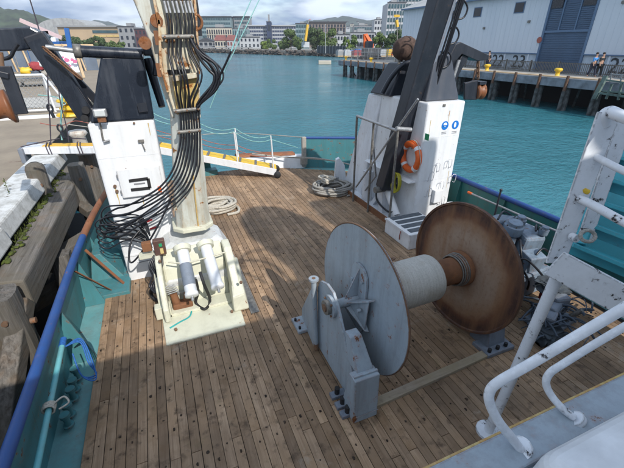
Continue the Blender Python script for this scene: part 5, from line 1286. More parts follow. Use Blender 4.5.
# quay clutter further off
def seat(x,y): return at(x,y,Z=1.0)
hb = thing('panel_hoarding', (-16,52,1), 'grey-blue panel fence with pale battens behind the quay gear', 'fence')
yh = 52.0
xl, xr = at(-60,60,Y=yh).x, at(97,60,Y=yh).x
zt1, zt2 = at(20,44,Y=yh).z, at(20,49,Y=yh).z
n_ = 11; w_ = (xr-xl)/n_
M['panelgrey'] = simple('grey_blue_panel',(.14,.18,.24),.7,.2,.8)
for k in range(n_):
    MB().box((xl+k*w_+.04,yh,1.0),(xl+(k+1)*w_-.04,yh+.08,zt2)).build('panel', M['panelgrey'], hb)
    MB().beam((xl+k*w_,yh-.9,1.0),(xl+k*w_-.5,yh-.05,zt1),.14,.14).build('batten', M['palewood'], hb)
MB().box((xl,yh-.12,zt1-.22),(xr,yh-.02,zt1)).build('rail', M['palewood'], hb)
MB().box((xl,yh-.10,zt2-.1),(xr,yh-.02,zt2+.05)).build('rail', M['darkwood_void'], hb)
# nets and sacks
G_ = 'bundled nets and sacks on the left quay'
sacks = [(38,66,1.0,'netred','red net bundle at the left of the gear heap'),(51,66,.9,'netred','red net bundle beside the blue sack'),(55,70,.8,'ropeblue','bright blue sack at the right of the gear heap'),(44,64,.8,'whiteplastic','pale net bag between the red bundles'),(27,71,.9,'yellowbright','long yellow bundle left of the red nets'),(48,73,.8,'ropegrey','beige net bundle at the foot of the gear heap'),(36,73,.7,'tarp','grey bundle below the red nets')]
for (x,y,s_,mt,lb_) in sacks:
    c = at(x,y,Y=33.0); o = lump((c.x,33.0,max(c.z,1.6)),.42*s_,.4,.26*s_,int(x*7),14,8,.4).build('sack', M[mt]); tag(o, lb_, 'sack', G_)
tk = thing('fish_bin_table', (at(45,70,Y=33.6).x,33.6,1), 'low grey stand carrying the bundled nets', 'table')
c = tk.location; MB().box((c.x-1.9,32.5,1.35),(c.x+1.6,34.2,1.5)).build('top', M['galvdark'], tk)
for dx in (-1.7,1.4):
    for y in (32.7,34.0): MB().box((c.x+dx-.08,y-.08,1.0),(c.x+dx+.08,y+.08,1.35)).build('leg', M['galvdark'], tk)
pb_ = thing('painted_board', at(67,64,Y=24), 'white board with pink splashes leaning behind the left navy arm', 'sign')
q = [at(56,52,Y=24.6),at(72,50,Y=24.6),at(80,72,Y=24),at(62,74,Y=24)]
MB().prism(q,(0,.06,0)).build('board', M['whiteplastic'], pb_)
MB().beam(at(75,49,Y=24.4),at(84,78,Y=24.0),.12,.12).build('prop', M['palewood'], pb_)
M['pink'] = simple('pink_print',(.60,.16,.30),.6,.1,5)
for (x,y,s_) in ((67,60,.13),(72,60,.10),(75,61.5,.14),(70,66,.07),(63,57,.06)):
    c = at(x,y,Y=23.95); d_ = [c+Vector((math.cos(a)*s_*random.uniform(.6,1.2),-.02,math.sin(a)*s_*random.uniform(.5,1.1))) for a in [i*math.pi/5 for i in range(10)]]
    MB().prism(d_,(0,.04,0)).build('splash', M['pink'], pb_)
for (x,y,lb_) in ((75,72,'orange traffic cone left of the pair behind the arm'),(79,73,'orange traffic cone right of the pair behind the arm')):
    c = at(x,y+4,Z=1.0); c = at(x,y+3,Y=20); t = thing('traffic_cone',(c.x,20,1.0),lb_,'traffic cone','traffic cones on the quay')
    MB().lathe((c.x,20,1.04),(0,0,1),[(0,0),(0,.20),(.66,.04),(.68,0)],14).build('cone', M['orange'], t); MB().box((c.x-.24,19.76,1.0),(c.x+.24,20.24,1.04)).build('base', M['orange'], t)
    MB().lathe((c.x,20,1.34),(0,0,1),[(0,.125),(.12,.098)],14).build('band', M['whiteplastic'], t)
bd = thing('blue_bollard_post', at(67,44,Y=50), 'tall bright blue post rising above the panel fence', 'post')
c = at(67,44,Y=50); ct_ = at(66.5,28,Y=50); MB().beam(Vector((c.x,50,1)),ct_,.42,.4,(0,1,0)).build('post', M['ropeblue'], bd)
MB().box((c.x-.8,49.6,1.0),(c.x+.8,50.5,1.3)).build('base', M['galvdark'], bd)
bb = thing('blue_workboat', at(45,42,Y=60), 'small blue and white vessel superstructure beyond the panel fence', 'boat')
c = at(46,43,Y=60)
loft(MB(), [[(c.x-1.8,58,1.2),(c.x+1.6,58,1.2),(c.x+1.8,61,1.2),(c.x-1.8,61,1.2)],[(c.x-2.0,57.8,c.z+.1),(c.x+1.8,57.8,c.z+.1),(c.x+2.2,61.2,c.z+.2),(c.x-2.0,61.2,c.z+.1)]]).build('hull', M['ropeblue'], bb)
MB().box((c.x-1.6,58.5,c.z+.1),(c.x-.2,60.5,c.z+.9)).build('cabin', M['ropeblue'], bb, bevel=.1); MB().box((c.x+.0,58.5,c.z+.1),(c.x+1.4,60.5,c.z+.6)).build('cabin', M['whiteplastic'], bb, bevel=.1)
for k in range(3): MB().box((c.x-1.5+.45*k,58.46,c.z+.45),(c.x-1.2+.45*k,58.5,c.z+.7)).build('window', M['black'], bb)
jb = thing('pale_jib', at(40,30,Y=62), 'slender pale pink crane jib sloping down behind the panel fence', 'crane jib')
MB().beam(at(20,20,Y=62),at(62,38,Y=62),.45,.5,(0,1,0)).build('boom', simple('pale_pink',(.55,.42,.42),.6,.1,2), jb)
MB().beam(at(46,31,Y=62),Vector((at(46,31,Y=62).x,62,1.0)),.5,.5,(0,1,0)).build('mast', M['galv'], jb)
tf = thing('trestle_rail', (-5,24,1), 'low white trestle barrier behind the chain link fence', 'barrier')
a, b_ = at(42,80,Y=25), at(58,80,Y=25); a.z=b_.z=1.75
MB().beam(a,b_,.15,.22).build('bar', M['galv'], tf)
for p in (a.lerp(b_,.1),a.lerp(b_,.9)): MB().beam(Vector((p.x,25,1.0)),p,.12,.12,(0,1,0)).build('leg', M['galv'], tf)

# rigging wires and ropes overhead
def wire(pts, r_, mt, label, name='rigging_wire'): return tag(MB().tube(pts, r_, 5).build(name, mt), label, 'wire')
wire([at(27,-30,Y=8),at(30,0,Y=8),at(38,26,Y=8),at(41,38,Y=6.6)], .010, M['ropedark'], 'thin dark wire dropping to the elbow of the left navy arm')
wire([at(262,-30,Y=10),at(251,0,Y=9),at(240,25,Y=8),at(231,52,Y=5.2)], .011, M['ropeteal'], 'left one of two pale green ropes slanting down to the hanging hose', 'halyard')
wire([at(272,-30,Y=12),at(259,0,Y=11.5),at(246,27,Y=11),at(226,68,Y=10.9),at(210,108,Y=10.9)], .013, M['ropeteal'], 'right one of two pale green ropes slanting down behind the hoses', 'halyard')

# =================================================================== RIGHT WHARF AND WAREHOUSE
M['wharfdeck'] = simple('wharf_concrete',(.38,.36,.32),.9,.3,.8)
M['wharfbeam'] = simple('wharf_edge_beam',(.24,.27,.31),.85,.35,1.5,bumps=.4)
MB().box((31.2,-40,.62),(70,63,1.2)).build('wharf', M['wharfdeck'], kind='structure')
we = thing('wharf_edge', (30.8,20,1), 'grey concrete edge beam of the wharf below the warehouse', 'edge beam')
for k in range(21):
    y = -40+k*4.9; MB().box((30.7,y+.02,.55),(31.19,y+4.88,1.22)).build('beam_length', M['wharfbeam'], we, bevel=.03)
MB().box((31.0,-40,1.221),(31.5,62.5,1.30)).build('kerb', M['palewood'], we)
MB().box((30.9,62.6,.4),(69,63.1,1.21)).build('end_beam', M['wharfbeam'], we)
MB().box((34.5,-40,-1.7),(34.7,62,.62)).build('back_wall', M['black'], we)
M['pile'] = simple('tide_stained_pile',(.15,.16,.16),.9,.6,2.2,bumps=.5)
M['pilehead'] = simple('rusty_pile_head',(.16,.09,.06),.9,.4,4)
p0 = None
ORD = 'first second third fourth fifth sixth seventh eighth ninth tenth eleventh twelfth thirteenth fourteenth fifteenth sixteenth seventeenth eighteenth'.split()
for k in range(18):
    y = 60.5-k*2.45
    lb_ = 'stained front pile of the warehouse wharf, %s from its far tip' % ORD[k]
    if p0 is None:
        p0 = thing('wharf_pile',(31.0,y,-1.7),lb_,'pile','front piles of the warehouse wharf')
        loft(MB(), [[(31.0+math.cos(a)*r_,y+math.sin(a)*r_,z) for a in [i*math.pi/5 for i in range(10)]] for r_,z in ((.28,-1.7),(.29,-.7),(.25,.0),(.24,.56))]).build('shaft', M['pile'], p0)
        MB().cyl((30.62,y,.3),(30.62,y,1.42),.13,.11,seg=10).build('fender', M['pilehead'], p0)
        MB().cyl((30.66,y,-1.6),(30.62,y,.3),.16,.14,seg=10).build('fender_foot', M['pile'], p0)
    else: dup(p0,(31.0,y,-1.7),lb_)
g=MB()
for k in range(40):
    y=61-k*2.45+1.1; g.cyl((33.2,y,-1.7),(33.2,y,.62),.2,seg=8); 
    if k%2: g.beam((31.2,y,.5),(33.4,y+1.6,-1.3),.15,.15)
g.build('inner_pile_row', M['pile'], we, kind='stuff')
# picket fence along the warehouse
fw = thing('picket_fence', (33.6,30,1.2), 'grey picket fence running along the wharf before the warehouse', 'fence')
g = MB()
for k in range(300): g.box((35.6,5+k*.16,1.22),(35.64,5.05+k*.16,2.15))
g.build('picket', M['galvdark'], fw, kind='stuff')
for z in (1.35,2.05): MB().box((35.64,5,z),(35.69,53,z+.07)).build('rail', M['galvdark'], fw)
for k in range(17): MB().box((35.62,5+k*3,1.2),(35.74,5.12+k*3,2.25)).build('post', M['galvdark'], fw)
bo0 = None
BL = ['yellow wharf bollard below the black wall numbers','yellow wharf bollard left of the two walking people','yellow wharf bollard at the far left tip of the wharf','yellow wharf bollard in the middle of the far wharf tip']
for (x,y,lb_) in ((487,69,BL[0]),(557,75.5,BL[1]),(346,58.5,BL[2]),(371,61,BL[3])):
    p = at(x,y,X=31.9); p.z=1.2
    if bo0 is None:
        bo0 = thing('wharf_bollard',p,lb_,'bollard','yellow wharf bollards')
        MB().lathe(p,(0,0,1),[(0,0),(0,.30),(.06,.30),(.10,.17),(.38,.17),(.46,.30),(.60,.32),(.66,.22),(.68,0)],16).build('body', M['yellowbright'], bo0)
    else: dup(bo0,p,lb_)
# warehouse
m, n, l, b = newmat('pale_blue_warehouse_wall'); tcn = n.new('ShaderNodeTexCoord'); M['whwall']=m
mpn=n.new('ShaderNodeMapping'); mpn.inputs['Scale'].default_value=(1,.9,.12); l.new(tcn.outputs['Object'],mpn.inputs[0])
a_=noise(n,l,mpn.outputs[0],.8,7,.65); b2=noise(n,l,tcn.outputs['Object'],.25,5)
col=mix(n,l,ramp(n,l,a_,.35,.75),(.58,.63,.69),(.51,.57,.64)); col=mix(n,l,math_(n,l,'MULTIPLY',ramp(n,l,b2,.45,.8),.35),col,(.52,.57,.63)); l.new(col,b.inputs['Base Color']); b.inputs['Roughness'].default_value=.75
M['whwall2'] = simple('pale_wall_base',(.46,.54,.62),.8,.2,1.2)
M['doorblue'] = simple('blue_roller_door',(.06,.11,.19),.55,.15,.5)
M['doorframe'] = simple('blue_door_frame',(.10,.17,.28),.6,.1,1)
M['whroof'] = simple('warehouse_roof',(.36,.37,.37),.7,.2,.5)
M['pane'] = simple('dark_window_pane',(.012,.016,.025),.15,.2,2)
wa_ = thing('warehouse', (37,35,1.2), 'large pale blue wharf warehouse with tall blue door and black numerals', 'warehouse')
DY0, DY1, WY1 = 24.9, 29.7, 53.9; ZE = 8.15; ZB = 2.85
def wall(y0,y1,z0,z1,mt,x=37.0): return MB().box((x,y0,z0),(x+.3,y1,z1)).build('wall', mt, wa_)
wall(DY1,WY1,ZB,ZE,M['whwall']); wall(-30,DY0,ZB,ZE,M['whwall']); wall(DY0,DY1,7.9,ZE,M['whwall'])
wall(DY1,WY1,1.2,ZB-.04,M['whwall2'],37.06); wall(-30,DY0,1.2,ZB-.04,M['whwall2'],37.06)
MB().box((37.3,WY1-.3,1.2),(60,WY1,ZE)).build('end_wall', M['whwall'], wa_)
MB().box((36.93,DY1,ZB-.10),(37.0,WY1,ZB)).build('string_course', M['doorframe'], wa_); MB().box((36.93,-30,ZB-.10),(37.0,DY0,ZB)).build('string_course', M['doorframe'], wa_)
MB().prism([(36.6,0,ZE),(36.6,0,ZE+.18),(48.5,0,ZE+4.2),(60.4,0,ZE+.18),(60.4,0,ZE)],(0,WY1+.3,0)).build('roof', M['whroof'], wa_)
MB().prism([(36.6,-30,ZE),(36.6,-30,ZE+.18),(48.5,-30,ZE+4.2),(60.4,-30,ZE+.18),(60.4,-30,ZE)],(0,30,0)).build('roof', M['whroof'], wa_)
MB().box((36.45,-30,ZE-.02),(36.62,WY1,ZE+.16)).build('gutter', M['doorframe'], wa_)
# vertical board joints as fine ribs, boards in one part
g=MB(); y=DY1+.3
while y<WY1: g.box((36.985,y,ZB),(37.0,y+.05,ZE)); y+=.62
y=5
while y<DY0: g.box((36.985,y,ZB),(37.0,y+.05,ZE)); y+=.62
g.build('cover_strip', M['whwall'], wa_, kind='stuff')
for (x,y) in ((521,4),(517.5,10)): pass
for (yc,zc) in ((33.1,7.05),(38.9,7.0),(42.6,6.95),(46.3,6.9)):
    f = MB().box((36.95,yc-.62,zc-.5),(37.0,yc+.62,zc+.5)).build('window', M['doorframe'], wa_)
    MB().box((36.93,yc-.52,zc-.42),(36.955,yc+.52,zc+.42)).build('pane', M['pane'], f)
# big door
dr = MB().box((37.12,DY0,1.2),(37.25,DY1,7.9)).build('door', M['doorblue'], wa_)
for k in range(16): MB().box((37.09,DY0+.2,1.3+k*.20),(37.12,DY1-.2,1.3+k*.20+.17)).build('slat', M['doorblue'], dr)
MB().box((36.98,DY0,4.65),(37.2,DY1,4.85)).build('lintel', M['doorframe'], dr)
for y in (DY0,DY1-.22): MB().box((36.94,y,1.2),(37.2,y+.22,8.0)).build('jamb', M['doorframe'], dr)
for k in (1,2): MB().box((37.0,DY0+k*1.6-.06,4.85),(37.12,DY0+k*1.6+.06,7.9)).build('mullion', M['doorframe'], dr)
for k in range(14):
    z=4.9+k*.16
    MB().box((37.07,DY0+.25,z),(37.115,DY1-.25,z+.13)).build('slat', M['doorblue'], dr)
for k in (0,2): MB().box((37.0,DY0+.30+k*1.55,6.7),(37.06,DY0+1.45+k*1.55,7.7)).build('pane', M['pane'], dr)
# lower pilasters and openings, numerals
for y in (30.6,33.6,36.6,39.6,42.6,45.6,48.6,51.5,22.5,19,15.5): MB().box((37.0,y,1.2),(37.07,y+.18,ZB-.1)).build('pilaster', M['whwall'], wa_)
M['numeral'] = simple('black_numeral',(.035,.04,.045),.7,.2,6)
def text(body, o_, size, mt, parent, rot, name='lettering', ext=.02):
    cu = bpy.data.curves.new('lettering','FONT'); cu.body = body; cu.size = size; cu.extrude = ext; cu.resolution_u = 2; cu.align_x='CENTER'
    tmp = bpy.data.objects.new('lettering', cu); COL.objects.link(tmp)
    dg_ = bpy.context.evaluated_depsgraph_get(); me = bpy.data.meshes.new_from_object(tmp.evaluated_get(dg_))
    bpy.data.objects.remove(tmp); me.materials.clear(); me.materials.append(mt)
    o = bpy.data.objects.new(name, me); COL.objects.link(o); o.parent = parent; o.location = Vector(o_)-parent_loc(parent); o.rotation_euler = rot
    return o
for body,yc in (('22',34.55),('23',31.75)):
    text(body,(37.04,yc,1.42),1.75,M['numeral'],wa_,(R(90),0,R(-90)))
text('22',(37.04,21.6,1.42),1.75,M['numeral'],wa_,(R(90),0,R(-90)))
for (y,z) in ((37.3,5.2),(31.4,5.6),(22.8,6.6)):
    MB().box((36.85,y,z),(37.0,y+.25,z+.22)).build('wall_lamp', M['galvdark'], wa_)
p=at(539.5,40,X=36.95); MB().cyl((36.9,p.y,p.z),(37.0,p.y,p.z),.28,seg=12).build('bell', M['ropered'], wa_)

# people on the wharf
def person(label, loc, heading, shirt, trousers, skin, hair, stride=.25, group='people walking on the wharf'):
    t = thing('person', loc, label, 'person', group)
    c, s_ = math.cos(heading), math.sin(heading)
    def L(x,y,z): return (loc[0]+x*c-y*s_-loc[0], loc[1]+x*s_+y*c-loc[1], z)
    V = [(0,0,.95),(0,0,1.18),(0,.01,1.40),(0,.01,1.52),(0,.03,1.66),(0,.02,1.76),
         (-.18,0,1.42),(-.23,-.06,1.14),(-.22,.06,.90),(-.215,.10,.80),(.18,0,1.42),(.23,.05,1.14),(.22,.14,.92),(.215,.17,.82),
         (-.10,0,.90),(-.10,stride*.6,.50),(-.10,stride,.08),(-.10,stride+.14,.04),(.10,0,.90),(.10,-stride*.3,.50),(.10,-stride,.12),(.10,-stride+.13,.04)]
    Ed=[(0,1),(1,2),(2,3),(3,4),(4,5),(2,6),(6,7),(7,8),(8,9),(2,10),(10,11),(11,12),(12,13),(0,14),(14,15),(15,16),(16,17),(0,18),(18,19),(19,20),(20,21)]
    rad=[.15,.14,.16,.065,.10,.07,.07,.05,.04,.035,.07,.05,.04,.035,.10,.07,.045,.04,.10,.07,.045,.04]
    def skinned(name,vi,mt,grow=0,sub=1):
        idx={v:i for i,v in enumerate(vi)}; me=bpy.data.meshes.new(name)
        me.from_pydata([L(*V[v]) for v in vi],[(idx[a],idx[b_]) for a,b_ in Ed if a in idx and b_ in idx],[])
        o=bpy.data.objects.new(name,me); COL.objects.link(o); o.parent=t
        sk=o.modifiers.new('skin','SKIN'); me.skin_vertices or None
        if not me.skin_vertices:
            bm2=bmesh.new(); bm2.from_mesh(me); bm2.verts.layers.skin.verify(); bm2.to_mesh(me); bm2.free()
        for v in vi:
            sv=me.skin_vertices[0].data[idx[v]]; sv.radius=(rad[v]+grow,rad[v]*.85+grow); sv.use_root=(idx[v]==0)
        ss_=o.modifiers.new('smooth','SUBSURF'); ss_.levels=sub; ss_.render_levels=sub
        me.materials.append(mt); return o
    skinned('body',list(range(22)),skin)
    skinned('shirt',[1,2,6,7,10,11],shirt,.035); skinned('trousers',[0,14,15,16,18,19,20],trousers,.028)
    MB().sphere(Vector(L(0,.0,1.78))+Vector(loc),.105,.115,.09,12,8).build('hair',hair,t)
    g_=MB()
    for sx in (-1,1):
        g_.sphere(Vector(L(sx*.035,.125,1.69))+Vector(loc),.012,.012,.012,6,4)
    g_.build('eyes',M['black'],t)
    return t
SK = simple('skin',(.45,.27,.19),.6,.1,10); NV = simple('navy_cloth',(.02,.025,.05),.8,.2,10); SB = simple('light_blue_shirt',(.06,.26,.62),.8,.2,10); HD=simple('dark_hair',(.02,.015,.012),.7,.2,10); DG=simple('dark_cloth',(.02,.022,.025),.8,.2,10)
p=at(590,78.6,X=32.6); person('person in a bright blue shirt walking on the wharf', (34.5,22.1,1.2), R(175), SB, NV, SK, HD, .28)
p=at(595,78.6,X=33.0); person('person in dark clothes walking just behind the blue shirt', (34.8,21.75,1.2), R(170), DG, DG, SK, HD, .2)
p=at(487,67,X=33.0); person('lone person in dark clothes standing by the far yellow bollard', (33.0,p.y,1.2), R(90), DG, NV, SK, HD, .06)

# landing stage at the right edge
lg = thing('landing_steps', (29.8,18,0), 'greenish timber landing frame and handrail at the right end of wharf', 'landing stage')
M['greentimber'] = simple('green_stained_timber',(.14,.20,.18),.9,.4,3)
MB().beam(at(606,76,X=30.4),at(594,99,X=29.9),.28,.20,(1,0,0)).build('post', M['greentimber'], lg)
for (x0,y0,x1,y1,w_) in ((600,93,650,100,.14),(603,91,650,95,.10),(612,84,606,99,.12),(622,82,618,100,.12),(606,80,650,86,.10)):
    MB().beam(at(x0,y0,X=30.0),at(x1,y1,X=30.0),w_,w_,(1,0,0)).build('timber', M['greentimber'], lg)
for (x0,y0,x1,y1) in ((612,74,650,77),(614,78,650,82),(612,73,610,82),(622,74,620,84)):
    MB().beam(at(x0,y0,X=30.6),at(x1,y1,X=30.6),.07,.07,(1,0,0)).build('handrail', M['galv'], lg)

# =================================================================== FAR SHORE
def far(px, py, dist):      # a place dist metres ahead (along the horizontal view direction)
    d = ray(px, py); t = dist / (d.x*FH.x + d.y*FH.y); return _C + d*t
M['hillgreen'] = simple('hill_bush',(.055,.085,.035),.95,.55,.035,bumps=.0)
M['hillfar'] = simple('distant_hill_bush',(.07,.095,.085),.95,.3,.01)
def hill(name, prof, dist, depth, mt, seed):
    rn = random.Random(seed); g_ = MB(); n_ = 60; x0, x1 = prof[0][0], prof[-1][0]; rows = []
    for j in range(9):
        row = []
        for i in range(n_+1):
            px = x0+(x1-x0)*i/n_
            for (a, b_) in zip(prof, prof[1:]):
                if a[0] <= px <= b_[0]: py = a[1]+(b_[1]-a[1])*(px-a[0])/(b_[0]-a[0]); break
            top = far(px, py, dist)
            f_ = j/8; sh = math.sin(f_*math.pi*.5) if j<=8 else 0
            p = far(px, 44, dist-depth*(1-f_)); z = max(0,(top.z))*sh*(1+rn.uniform(-.05,.05))
            row.append((p.x, p.y, z))
        rows.append(row)
    back = [(far(x0+(x1-x0)*i/n_,44,dist+depth).x, far(x0+(x1-x0)*i/n_,44,dist+depth).y, 0) for i in range(n_+1)]
    rows.append(back)
    vs = [v for r_ in rows for v in r_]; m_ = n_+1
    fs = [(j*m_+i, j*m_+i+1, (j+1)*m_+i+1, (j+1)*m_+i) for j in range(len(rows)-1) for i in range(n_)]
    g_.add(vs, fs, True); return g_.build(name, mt, kind='structure')
hill('hill', [(-120,2),(-60,3),(-20,6),(0,8),(18,9),(35,12),(48,16),(58,20),(75,26),(95,33)], 900, 300, M['hillgreen'], 1)
hill('hill', [(150,44),(180,38),(230,33),(290,26),(310,21),(325,20),(340,17.5),(352,18),(362,20.5),(385,20),(420,14),(480,10),(560,20)], 1300, 380, M['hillfar'], 2)
hill('hill', [(-60,26),(40,24),(90,22.5),(98,21),(112,21.5),(125,26),(160,30),(200,36)], 1500, 300, M['hillfar'], 3)

def facade_mats(): pass
M['officeglass'] = simple('office_glass',(.04,.09,.11),.15,.3,.2)
M['darkglass'] = simple('dark_glass',(.018,.025,.04),.15,.3,.2)
M['bwhite'] = simple('white_render',(.42,.44,.46),.7,.1,.1)
M['bcream'] = simple('cream_render',(.50,.46,.38),.7,.15,.1)
M['btan'] = simple('tan_render',(.44,.33,.21),.75,.12,.08)
M['bgrey'] = simple('grey_render',(.26,.27,.28),.7,.15,.1)
M['bbrown'] = simple('brown_grey_concrete',(.22,.18,.16),.8,.2,.1)
M['bteal'] = simple('blue_green_panel',(.20,.28,.30),.5,.15,.1)
M['bnavy'] = simple('navy_cladding',(.025,.04,.09),.5,.1,.1)
M['bred'] = simple('red_roof',(.20,.07,.06),.7,.2,.3)
M['bdark'] = simple('dark_roof',(.05,.055,.065),.7,.2,.3)
M['bdkred'] = simple('dark_red_brick',(.09,.035,.04),.8,.2,.3)
def building(label, x0, x1, ytop, dist, mat, floors=4, cols=8, win='darkglass', style='grid', depth=18, roof=None, turn=0, ybase=47, cat='building', roofmat='bdark', wfrac=.62, hfrac=.5):
    pa, pb2 = far(x0, 45, dist), far(x1, 45, dist)
    w = (pb2-pa).length; zt_ = far((x0+x1)/2, ytop, dist).z; z0 = 1.0
    base = Vector((pa.x, pa.y, z0)); t = thing('building', base, label, cat)
    t.rotation_euler = (0, 0, -YAW+R(turn)); h = zt_-z0
    def part(name, g_, mt, par=None, kind=None):
        me = bpy.data.meshes.new(name); me.from_pydata([tuple(v) for v in g_.v], [], g_.f)
        bm_2 = bmesh.new(); bm_2.from_mesh(me); bmesh.ops.recalc_face_normals(bm_2, faces=bm_2.faces); bm_2.to_mesh(me); bm_2.free()
        me.materials.append(M[mt]); o = bpy.data.objects.new(name, me); COL.objects.link(o); o.parent = par or t
        if kind: o['kind'] = kind
        return o
    part('wall', MB().box((0,0,0),(w,depth,h)), mat)
    fh = h/floors
    if style == 'bands':
        for k in range(floors): part('window_band', MB().box((w*.02,-.25,fh*k+fh*(1-hfrac)*.6),(w*.98,.0,fh*k+fh*(1-hfrac)*.6+fh*hfrac)), win)
        part('side_window_band', MB().box((w,1,fh*.3),(w+.2,depth-1,fh*.3+fh*hfrac)), win)
        g_ = MB()
        for c_ in range(cols+1): g_.box((w*.02+c_*w*.96/cols-.12,-.33,.5),(w*.02+c_*w*.96/cols+.12,-.24,h-.4))
        part('mullion', g_, mat, kind='stuff')
    elif style == 'grid':
        for k in range(floors):
            for c_ in range(cols):
                xa = w*(c_+(1-wfrac)/2)/cols; part('window', MB().box((xa,-.15,fh*k+fh*(1-hfrac)*.6),(xa+w*wfrac/cols,.0,fh*k+fh*(1-hfrac)*.6+fh*hfrac)), win)
    elif style == 'fins':
        for c_ in range(cols):
            xa = w*(c_+.25)/cols; part('window', MB().box((xa,-.3,h*.12),(xa+w*.5/cols,.0,h*.92)), win)
        for k in range(1,floors): part('floor_band', MB().box((0,-.4,fh*k-.2),(w,-.3,fh*k+.25)), mat)
    if roof == 'slab': part('roof', MB().box((-w*.04,-1.5,h),(w*1.02,depth+1,h+.9)), roofmat)
    elif roof == 'gable':
        part('roof', MB().prism([(-.6,-.6,h),(w+.6,-.6,h),(w/2,-.6,h+w*.22)],(0,depth+1.2,0)), roofmat)
    elif roof == 'hip': part('roof', MB().hexa([(-.5,-.5,h),(w+.5,-.5,h),(w+.5,depth+.5,h),(-.5,depth+.5,h),(w*.12,depth*.4,h+fh*.7),(w*.88,depth*.4,h+fh*.7),(w*.88,depth*.6,h+fh*.7),(w*.12,depth*.6,h+fh*.7)]), roofmat)
    else:
        part('parapet', MB().box((-.3,-.3,h),(w+.3,.3,h+.6)), roofmat)
        part('plant_room', MB().box((w*.3,depth*.4,h),(w*.6,depth*.8,h+fh*.6)), 'bgrey')
    return t
building('tall glass office block with overhanging roof right behind the hoses', 203,233,17,470,'bteal',7,12,'officeglass','bands',roof='slab',wfrac=.8)
building('dark slim tower block right of the overhanging-roof office', 236,251,17,480,'bgrey',8,6,'officeglass','bands',roof='slab')
building('cream arcaded building with tall narrow windows by the water', 208,233,28,400,'bcream',3,11,'darkglass','fins')
building('green-glazed end of the cream arcaded building', 233.5,248,29,402,'bteal',3,7,'officeglass','fins')
b_ = building('long white office with dark blue window bands and navy stair core', 249,297,26,430,'bwhite',6,20,'bnavy','bands',roof='slab',roofmat='bwhite')
c_ = far(269.5,45,427); tz = far(269.5,21,427).z
building('navy stair core standing proud of the long white office', 267.5,272,22,424,'bnavy',2,1,'darkglass','grid',depth=10)
building('small white waterfront house left of the long office', 240,260,37.5,330,'bwhite',2,5,'darkglass','grid',depth=10,wfrac=.4)
building('low red-roofed waterfront cafe', 215,226,40.5,325,'bcream',1,4,'darkglass','grid',depth=8,roof='hip',roofmat='bred')
building('red-roofed boat shed beside the waterfront cafe', 227,236,40.5,322,'bwhite',1,3,'bred','grid',depth=8,roof='hip',roofmat='bred')
building('dark gabled shed just right of the crane mast', 199,213,41,330,'bgrey',1,3,'darkglass','grid',depth=9,roof='gable',roofmat='bdark')
building('pale blue-green office partly hidden by shoreline trees', 296,309,24,300,'bteal',5,5,'officeglass','bands')
building('brown concrete block with pillars above the big tree', 309,345,22.5,420,'bbrown',5,12,'darkglass','fins',roof='slab')
building('white terraced houses behind the small bright tree', 334,349,35,260,'bwhite',2,5,'darkglass','grid',depth=10)
building('blue-grey terraced apartments on the hill foot', 353,371,26,520,'bgrey',4,7,'officeglass','bands')
building('lower white apartments in front of the blue-grey terrace', 350,374,33,330,'bwhite',2,8,'darkglass','bands',depth=10)
building('white square apartment block left of the striped office', 373,384,20,430,'bwhite',5,4,'darkglass','grid')
building('tall white and teal striped office tower beside the warehouse', 384.5,402,3,260,'bwhite',7,6,'officeglass','bands',hfrac=.6)
building('set-back upper part of the striped office tower', 394,420,-4,285,'bwhite',8,8,'officeglass','bands',hfrac=.6)
building('long tan building with blue and orange window strip on the left shore', 62,122,27,300,'btan',3,14,'darkglass','none',roof='slab',roofmat='bgrey',depth=25)
pa = far(92,31,298); 
for (x0,x1,y0,y1,mt,lb_) in ((93,118,30,33,'officeglass',''),(93,120,34,36.5,'orange','')):
    t = bpy.data.objects.get('building.%03d' % 0)
t = [o for o in bpy.data.objects if o.get('label','').startswith('long tan building')][0]
Minv = (Matrix.Translation(t.location) @ Matrix.Rotation(-YAW,4,'Z')).inverted()
def onfacade(name, x0,x1,y0,y1,mt,dist):
    a, b2_ = Minv @ far(x0,y1,dist), Minv @ far(x1,y0,dist)
    me = bpy.data.meshes.new(name); g_ = MB().box((a.x,-.4,a.z),(b2_.x,0,b2_.z)); me.from_pydata([tuple(v) for v in g_.v],[],g_.f); me.materials.append(M[mt]); o = bpy.data.objects.new(name,me); COL.objects.link(o); o.parent=t
for k in range(5): onfacade('window',93+5*k,97.4+5*k,30.2,33,'officeglass',300)
for k in range(4): onfacade('awning',93+7*k,99+7*k,35,37,'ochre',300)
building('grey three-storey block at the right end of the tan building', 121,137,27,290,'bgrey',3,3,'darkglass','grid',depth=18,wfrac=.4)
building('dark red brick block half hidden by the crane mast', 137,152,29.5,285,'bdkred',3,4,'darkglass','grid',depth=18,wfrac=.4)
building('pale low terrace roofs beneath the left green hill', 22,60,31,420,'bgrey',2,9,'darkglass','grid',depth=12,roof='hip')
# stadium-like curved grey roof
st_ = thing('arched_roof_hall', far(60,45,380), 'wide grey arched roof hall below the left green hill', 'hall')
pts=[]; 
for i in range(17):
    a = math.pi*i/16; px = 62-26*math.cos(a); py = 31-13*math.sin(a)**.8; pts.append(far(px,py,380))
pts = [far(36,44,380)]+pts+[far(88,44,380)]
MB().prism(pts,tuple(FH*40)).build('roof', M['whroof'], st_)
for i in range(2,16,2):
    p = pts[i+1]; MB().beam(p+Vector((0,0,-.5)), Vector((p.x,p.y,2))-FH*.8, .8,.8,(1,0,0)).build('rib', M['bgrey'], st_)
